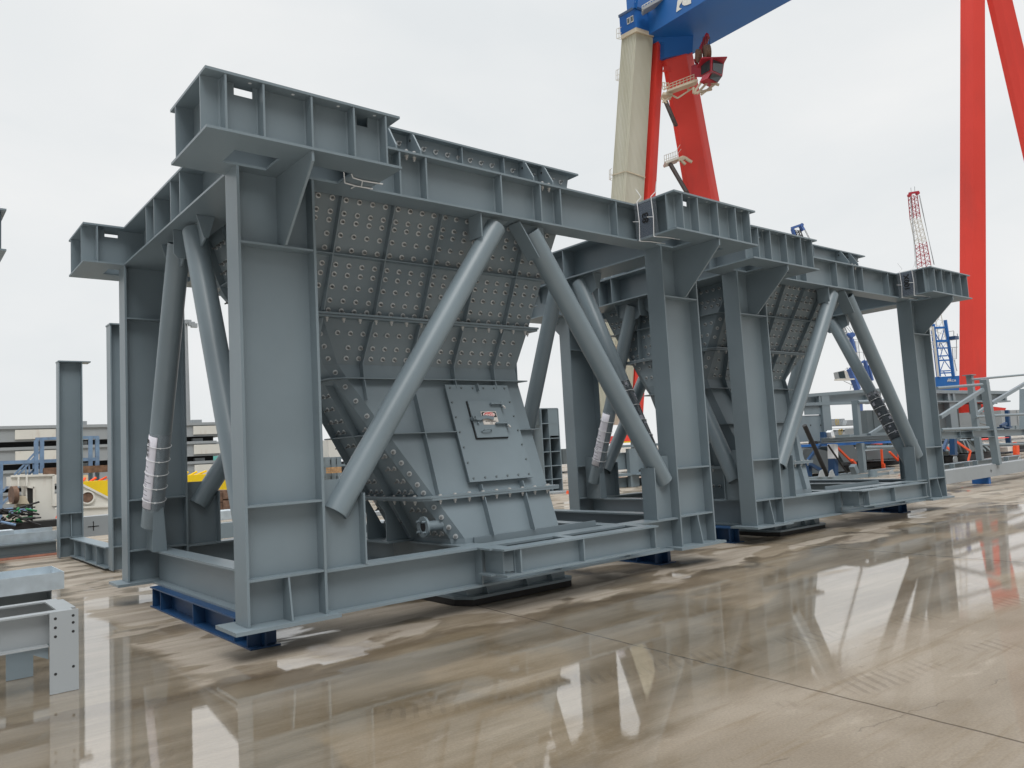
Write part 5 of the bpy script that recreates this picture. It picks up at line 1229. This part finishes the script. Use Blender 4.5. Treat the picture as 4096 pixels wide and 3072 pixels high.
stairs('stair', (755,850),(832,1030), DL+.2, 1.5, 13, CARB); stairs('stair', (795,1370),(930,1600), DL+.2, 1.5, 17, CARB); stairs('stair', (1100,295),(1003,515), DL-1, 1.1, 11, CABRED)
seg('platform', [((742,1365),(850,1325))], DL, .3, WHITE, 1.6); seg('platform_bracket', [((835,1325),(900,1300)),((880,1330),(915,1365)),((900,1302),(970,1345)),((850,1330),(930,1310)),((920,1320),(970,1345))], DL-.4, .28, CREAM)
pr = [((742+k*18,1362-k*6),(740+k*18,1290-k*6)) for k in range(7)]+[((740,1290),(838,1255)),((741,1325),(842,1290)),((838,1255),(872,1200)),((842,1290),(880,1235))]
seg('railing', pr, DL, .055, WHITE)
pr2 = []
for (a,b,w_) in ((345,320,40),(340,665,30),(285,1490,22)):
    pr2 += [((a,b),(a+w_,b+8)),((a,b-80),(a,b)),((a,b-80),(a+w_,b-95)),((a,b-40),(a+w_,b-48)),((a+w_*.5,b-88),(a+w_*.5,b)),((a,b),(a+w_,b-12))]
for k in range(3): seg('railing', pr2[k*6:k*6+6], DL+1, .06, WHITE)
seg('cross_tube', [((742,475),(895,530))], DL+2, .45, CRRED); seg('cross_tube', [((735,570),(800,590))], DL+2, .6, CRRED)
fe = MB()
for k in range(5): fe.bar(pz(1062+k*14,300+k*2,DC), pz(1058+k*13,430,DC), .05, .05, (0,1,0))
fe.build('cables', DARK, r)
b = MB(); b.tube(pz(1075,440,DC-1),pz(1115,435,DC-1),.95,16); b.tube(pz(1010,465,DC),pz(1040,460,DC),.8,16); b.tube(pz(1095,460,DC),pz(1090,500,DC),.35,8); b.build('cable_drum', RUST, r)
# rails and cables on the girder edge beside the machine house
tp = [((560+k*22,92-k*14),(556+k*22,50-k*14)) for k in range(9)]+[((556,50),(740,-60)),((558,72),(740,-40))]
seg('railing', tp, DL-1.5, .08, WHITE); seg('walkway', [((560,95),(740,-8))], DL-1.2, .35, STEELL, 1.4)
seg('mast', [((490,68),(490,-40)),((480,20),(505,20)),((500,68),(512,-20))], DL-.5, .30, CRBLUE)
# right-hand (near) legs
def rleg(nm, ut, vt, ub, vb, D, rad_t, rad_b, mat=CRRED):
    a, b_ = T(at(ut,vt,D)), T(at(ub,vb,D)); d = (a-b_); a2 = b_+d*((a.z-b_.z+24)/(a.z-b_.z)) if nm == 'leg' else a
    return MB().tube(b_, a2, rad_b, 24, r2=rad_t).build(nm, mat, r)
def boxleg(ut0, ut1, vt, ub0, ub1, vb, D, dep):
    a0, a1, b0, b1 = (T(at(u,v,D)) for u, v in ((ut0,vt),(ut1,vt),(ub0,vb),(ub1,vb)))
    e0, e1 = a0+(a0-b0)*.45, a1+(a1-b1)*.45; c = .22; bk = gy*dep
    # bevelled left arris
    def ring(l_, r_): w_ = r_-l_; return [l_+bk*.45, l_+w_*c, r_, r_+bk, l_+bk]
    t, b_ = ring(e0,e1), ring(b0,b1)
    return MB().add(t+b_, [tuple(range(5)), tuple(range(9,4,-1))]+[(i,i+5,(i+1)%5+5,(i+1)%5) for i in range(5)]).build('leg', CRRED, r)
boxleg(3880,3940,0, 3876,3946,1560, DR, .8)
boxleg(3990,4050,0, 4350,4425,1560, DR, .8)
bt = [at(3856,1560,DR),at(3946,1560,DR),at(3938,1690,DR),at(3858,1690,DR)]
def P4(u, v, D): return T(at(u,v,D))
b = MB()
for poly in ([(3858,1560),(3946,1560),(3952,1600),(3905,1690),(3856,1690),(3838,1612)],[(3838,1612),(4025,1632),(4010,1668),(3945,1690),(3856,1690)]):
    q = [P4(u,v,DR-.2) for u, v in poly]; bk = gy*2.0; n_ = len(q); b.add(q+[p+bk for p in q], [tuple(range(n_)), tuple(range(2*n_-1,n_-1,-1))]+[(i,(i+1)%n_,n_+(i+1)%n_,n_+i) for i in range(n_)])
b.build('leg_foot', CRRED, r)
for u0, u1 in ((3846,3893),(3915,3950),(3986,3998)):
    q = [P4(u0,1688,DR-1),P4(u1,1688,DR-1),P4(u1,1712,DR-1),P4(u0,1712,DR-1)]; bk = gy*2.5
    bg_ = MB().add(q+[p+bk for p in q], [(0,1,2,3),(7,6,5,4),(0,4,5,1),(1,5,6,2),(2,6,7,3),(3,7,4,0)]).build('bogie', YELLOW, r)
    w0 = P4((u0+u1)/2,1735,DR-1); b = MB(); b.tube(w0+gy*.3, w0+gy*1.6, .55, 16); b.build('wheel', DARK, bg_)
# ------------------------------------------------------------------ two blue harbour cranes far behind
def crane(label, D):
    r = thing('harbour_crane', at0(at(3790,1740,D)), label, 'harbour crane', 'blue harbour cranes'); return r, loc(r)
DC1 = 170.0
r, T = crane('blue lattice harbour crane with a red and white jib behind the far right column', DC1)
def C1(a, b, D=None): return T(at(3600+a*300/1659, 1280+b*300/1659, D or DC1))
dv = Vector((.63,.77,0))*5
b = MB()
for (p, q, w_) in (((735,90),(870,1250),.55),((1000,0),(1180,1240),.55)): b.bar(C1(*p), C1(*q), w_, w_, (0,1,0))
for (p, q, w_) in (((690,150),(800,1250),.45),((985,150),(1110,1240),.45)): b.bar(C1(*p)+dv, C1(*q)+dv, w_, w_, (0,1,0))
b.build('tower_legs', CRBLUE, r)
b = MB()
for v, x0, x1, w_ in ((175,760,1010,1.1),(470,800,1060,1.3),(625,830,1090,.7),(800,840,1040,.7),(895,860,1115,.8),(1130,880,1110,.6),(1175,890,1150,.7)): b.bar(C1(x0,v), C1(x1,v-10), w_*.38, w_*.38, (0,0,1))
for p, q in (((790,300),(860,440)),((975,210),(915,440)),((905,510),(1100,850)),((880,520),(850,620)),((940,640),(880,860)),((930,820),(1110,1080)),((970,920),(900,1110)),((960,1120),(1010,1240))): b.bar(C1(*p), C1(*q), .13, .13, (0,1,0))
b.build('tower_bracing', CRBLUE, r)
b = MB(); b.bar(C1(670,160)-dv*.2, C1(790,1260)-dv*.2, 0.36, 0.36, (0,1,0)); b.build('white_pipe', WHITE, r)
q = [C1(785,1262),C1(1405,1225),C1(1385,1540),C1(815,1600)]; bk = Vector((.63,.77,0))*7
MB().add(q+[p+bk for p in q], [(0,1,2,3),(7,6,5,4),(0,4,5,1),(1,5,6,2),(2,6,7,3),(3,7,4,0)]).build('ballast_house', CRBLUE, r)
hx = (q[1]-q[0]).normalized(); hz = (q[0]-q[3]).normalized()
text('lettering', '海陆工业', .50, LETW, r, frame(C1(1138,1345)-bk*.012, hx, hz), .01, .01); text('lettering', 'HLG', .32, LETW, r, frame(C1(1090,1308)-bk*.012, hx, hz), .01, .01)
b = MB()
for p, q_ in (((1070,400),(1280,400)),((1110,610),(1270,600)),((1150,860),(1255,855)),((1160,620),(1190,1230)),((1250,440),(1250,860)),((1200,880),(1260,1130)),((1280,400),(1265,300)),((1190,250),(1190,390)),((1070,260),(1190,240))): b.bar(C1(*p), C1(*q_), .11, .11, (0,1,0))
for k in range(16): b.bar(C1(1190,880+k*22), C1(1225+k*2,880+k*22), .08, .06)
for k in range(9): b.bar(C1(1190,620+k*26), C1(1255,620+k*26), .08, .06)
b.build('access_ladders', STEELL, r); b = MB(); b.box(-1,1,-.8,.8,-.35,.35,T=lambda v: C1(1175,400)+v); b.build('winch_platform', BLUE, r)
def lattice(nm, pa, pb, w0, w1, n_, col, F, rr, side):
    b = MB(); a, c = F(*pa), F(*pb); sv = side.normalized(); dpt = Vector((.63,.77,0))*w0
    L4 = []
    for sx, sy in ((-.5,0),(.5,0),(.5,1),(-.5,1)): L4.append((a+sv*(w0*sx)+dpt*sy, c+sv*(w1*sx)+dpt*sy*(w1/w0)))
    for p, q_ in L4: b.bar(p, q_, .13, .13, (0,1,0))
    for k in range(n_):
        f0, f1 = k/n_, (k+1)/n_
        for i in range(4):
            (p0,q0),(p1,q1) = L4[i], L4[(i+1)%4]
            b.bar(p0+(q0-p0)*f0, p1+(q1-p1)*f1, 0.07, 0.07, (0,1,0))
            if k % 2 == 0: b.bar(p0+(q0-p0)*f1, p1+(q1-p1)*f1, .06, .06)
    return b.build(nm, col, rr)
def J(a, b): return T(at(3400+a*.4218, 700+b*.4218, DC1))
sd_ = (J(650,160)-J(560,175))
lattice('jib_section', (607,180),(635,400), 1.3, 1.5, 6, CABRED, J, r, sd_); lattice('jib_section', (635,400),(690,640), 1.5, 1.65, 6, WHITE, J, r, sd_); lattice('jib_section', (690,640),(725,860), 1.65, 2.0, 6, CABRED, J, r, sd_); lattice('jib_section', (725,860),(870,1660), 2.0, 2.8, 12, WHITE, J, r, sd_)
b = MB(); b.bar(J(558,175),J(652,160),.4,.4); b.tube(J(566,190)-dv*.05,J(566,190)+dv*.1,.35,12); b.tube(J(643,172)-dv*.05,J(643,172)+dv*.1,.35,12); b.build('jib_head', CABRED, r)
b = MB()
for p, q_ in (((652,190),(800,850)),((660,190),(795,850)),((570,200),(625,880)),((576,200),(635,880)),((577,120),(580,160)),((612,108),(615,155))): b.bar(J(*p),J(*q_),.07,.07,(0,1,0))
b.build('jib_ropes', STEELL, r)
DC2 = 150.0
r, T = crane('blue harbour crane with a pale cab seen between the braces of the second module', DC2); r.location = at0(at(3420,1740,DC2)); T = loc(r)
def C2(a, b): return T(at(3100+a*400/2212, 1280+b*400/2212, DC2))
b = MB()
for p, q_, w_ in (((1690,420),(1760,720),.65),((1650,1080),(1830,1540),.95),((1600,300),(1700,420),.5),((1990,900),(2060,1250),.6),((2060,1000),(2150,1340),.5)): b.bar(C2(*p),C2(*q_),w_,w_,(0,1,0))
b.bar(C2(1830,1540),T(at(3440,1725,DC2)),1.1,1.1,(0,1,0)); b.bar(C2(1650,1080),C2(1990,900),.4,.4); b.bar(C2(2060,1250),C2(1800,1400),.45,.45)
b.build('mast', paint('crane_blue_faded',(.06,.13,.36),.5,.1,.2), r); FB = bpy.data.materials['crane_blue_faded']
b = MB(); b.tube(C2(1700,330)-Vector((.2,.25,0)),C2(1700,330)+Vector((.2,.25,0)),.5,18); b.bar(C2(1610,330),C2(1770,345),.25,.25); b.build('sheave', FB, r)
lo = [C2(1420,1305),C2(1560,1290),C2(1720,1300)]; q = [C2(1385,1145),C2(1530,1120),C2(1570,1290),C2(1420,1305)]; bk = Vector((.63,.77,0))*2
cbo = MB().add(q+[p+bk for p in q], [(0,1,2,3),(7,6,5,4),(0,4,5,1),(1,5,6,2),(2,6,7,3),(3,7,4,0)]).build('cab', STEELL, r)
MB().add([p+(sum(q,Vector())/4-p)*.12-bk*.03 for p in q], [(0,1,2,3)]).build('window', GLASS, cbo)
q = [C2(1530,1110),C2(1690,1180),C2(1715,1300),C2(1570,1290)]; MB().add(q+[p+bk for p in q], [(0,1,2,3),(7,6,5,4),(0,4,5,1),(1,5,6,2),(2,6,7,3),(3,7,4,0)]).build('cab', WHITE, r)
b = MB(); b.bar(C2(1345,1320),C2(1720,1315),1.6,.25); b.build('cab_deck', WHITE, r)
b = MB()
for p, q_ in (((1350,1230),(1355,1310)),((1350,1230),(1395,1220)),((1550,1090),(1620,1060)),((1590,1050),(1640,1150)),((1660,1550),(1700,1390)),((1710,1500),(1740,1400)),((1520,1350),(1690,1430)),((1700,1390),(1760,1480)),((1760,460),(1800,720)),((1740,430),(1820,430)),((1790,720),(1945,710)),((1945,710),(1985,900)),((1450,0),(1690,290)),((1530,0),(1740,290)),((1780,470),(1830,860)),((1840,470),(1880,860))): b.bar(C2(*p),C2(*q_),.07,.07,(0,1,0))
for k in range(14): b.bar(C2(1790+k*4,470+k*28),C2(1830+k*4,470+k*28),.06,.06)
b.build('stays', STEELL, r)
lattice('jib', (1425,0),(1620,500), 1.0, 1.0, 12, STEELL, C2, r, C2(1600,300)-C2(1500,320)); 
def K2(a, b): return T(at(2950+a*500/2212, 850+b*500/2212, DC2))
b = MB(); b.bar(K2(950,280),K2(1130,220),.42,.42); b.bar(K2(970,290),K2(1010,420),.6,.5,(0,1,0)); b.bar(K2(1110,230),K2(1165,320),.7,.6,(0,1,0)); b.tube(K2(1135,225)-Vector((.2,.2,0)),K2(1135,225)+Vector((.2,.2,0)),.35,12); b.build('jib_head', FB, r)
lattice('jib', (1060,300),(1140,520), 1.0, 1.1, 6, DARK, K2, r, K2(1160,300)-K2(980,340))
b = MB(); b.bar(K2(1180,300),K2(1290,520),.06,.06,(0,1,0)); b.bar(K2(1195,300),K2(1310,520),.06,.06,(0,1,0)); b.bar(K2(1140,520),C2(1425,0),.25,.25,(0,1,0)); b.build('jib_ropes', DARK, r)
# floodlight mast behind the first module
r = thing('floodlight_mast', at0(at(742,1990,60)), 'tall floodlight mast behind the far left column', 'floodlight mast'); T = loc(r)
m0 = T(at(742,1288,60)); MB().tube((m0.x,m0.y,0),m0,.28,10,r2=.14).build('pole', STEELL, r)
b = MB()
for u, v in ((752,1288),(766,1296),(776,1302),(732,1298)): c = T(at(u,v,60)); b.box(-.22,.22,-.15,.15,-.16,.16,T=lambda w_: c+w_)
b.bar(m0,T(at(780,1298,60)),.12,.12); b.build('lamp_head', STEELL, r)

for k,(u0,u1,v0,v1,D,mt,lb) in enumerate(((1000,1300,1905,1960,46,STEELL,'far grey stack partly hidden behind the near column'),(1560,2130,1870,1925,50,STEEL,'far grey stack behind the first chute'),(2230,2480,1790,1850,55,STEELD,'far dark stack between the modules'),(2600,3100,1790,1830,50,STEELD,'far dark stack behind the middle columns'),(3560,3760,1700,1740,70,STEELL,'far pale stack beyond the second module'),(4000,4500,1655,1690,90,STEELL,'far pale shed beyond the right-hand frame'))):
    a, c = at(u0,(v0+v1)/2,D), at(u1,(v0+v1)/2,D); zt_ = at((u0+u1)/2,v0,D).z
    y_ = min(a.y,c.y); px_box('far_stack', u0, v0, u1, v1, (a.y+c.y)/2, 4, mt, lb, 'stack', 'far stacks along the yard', 6)
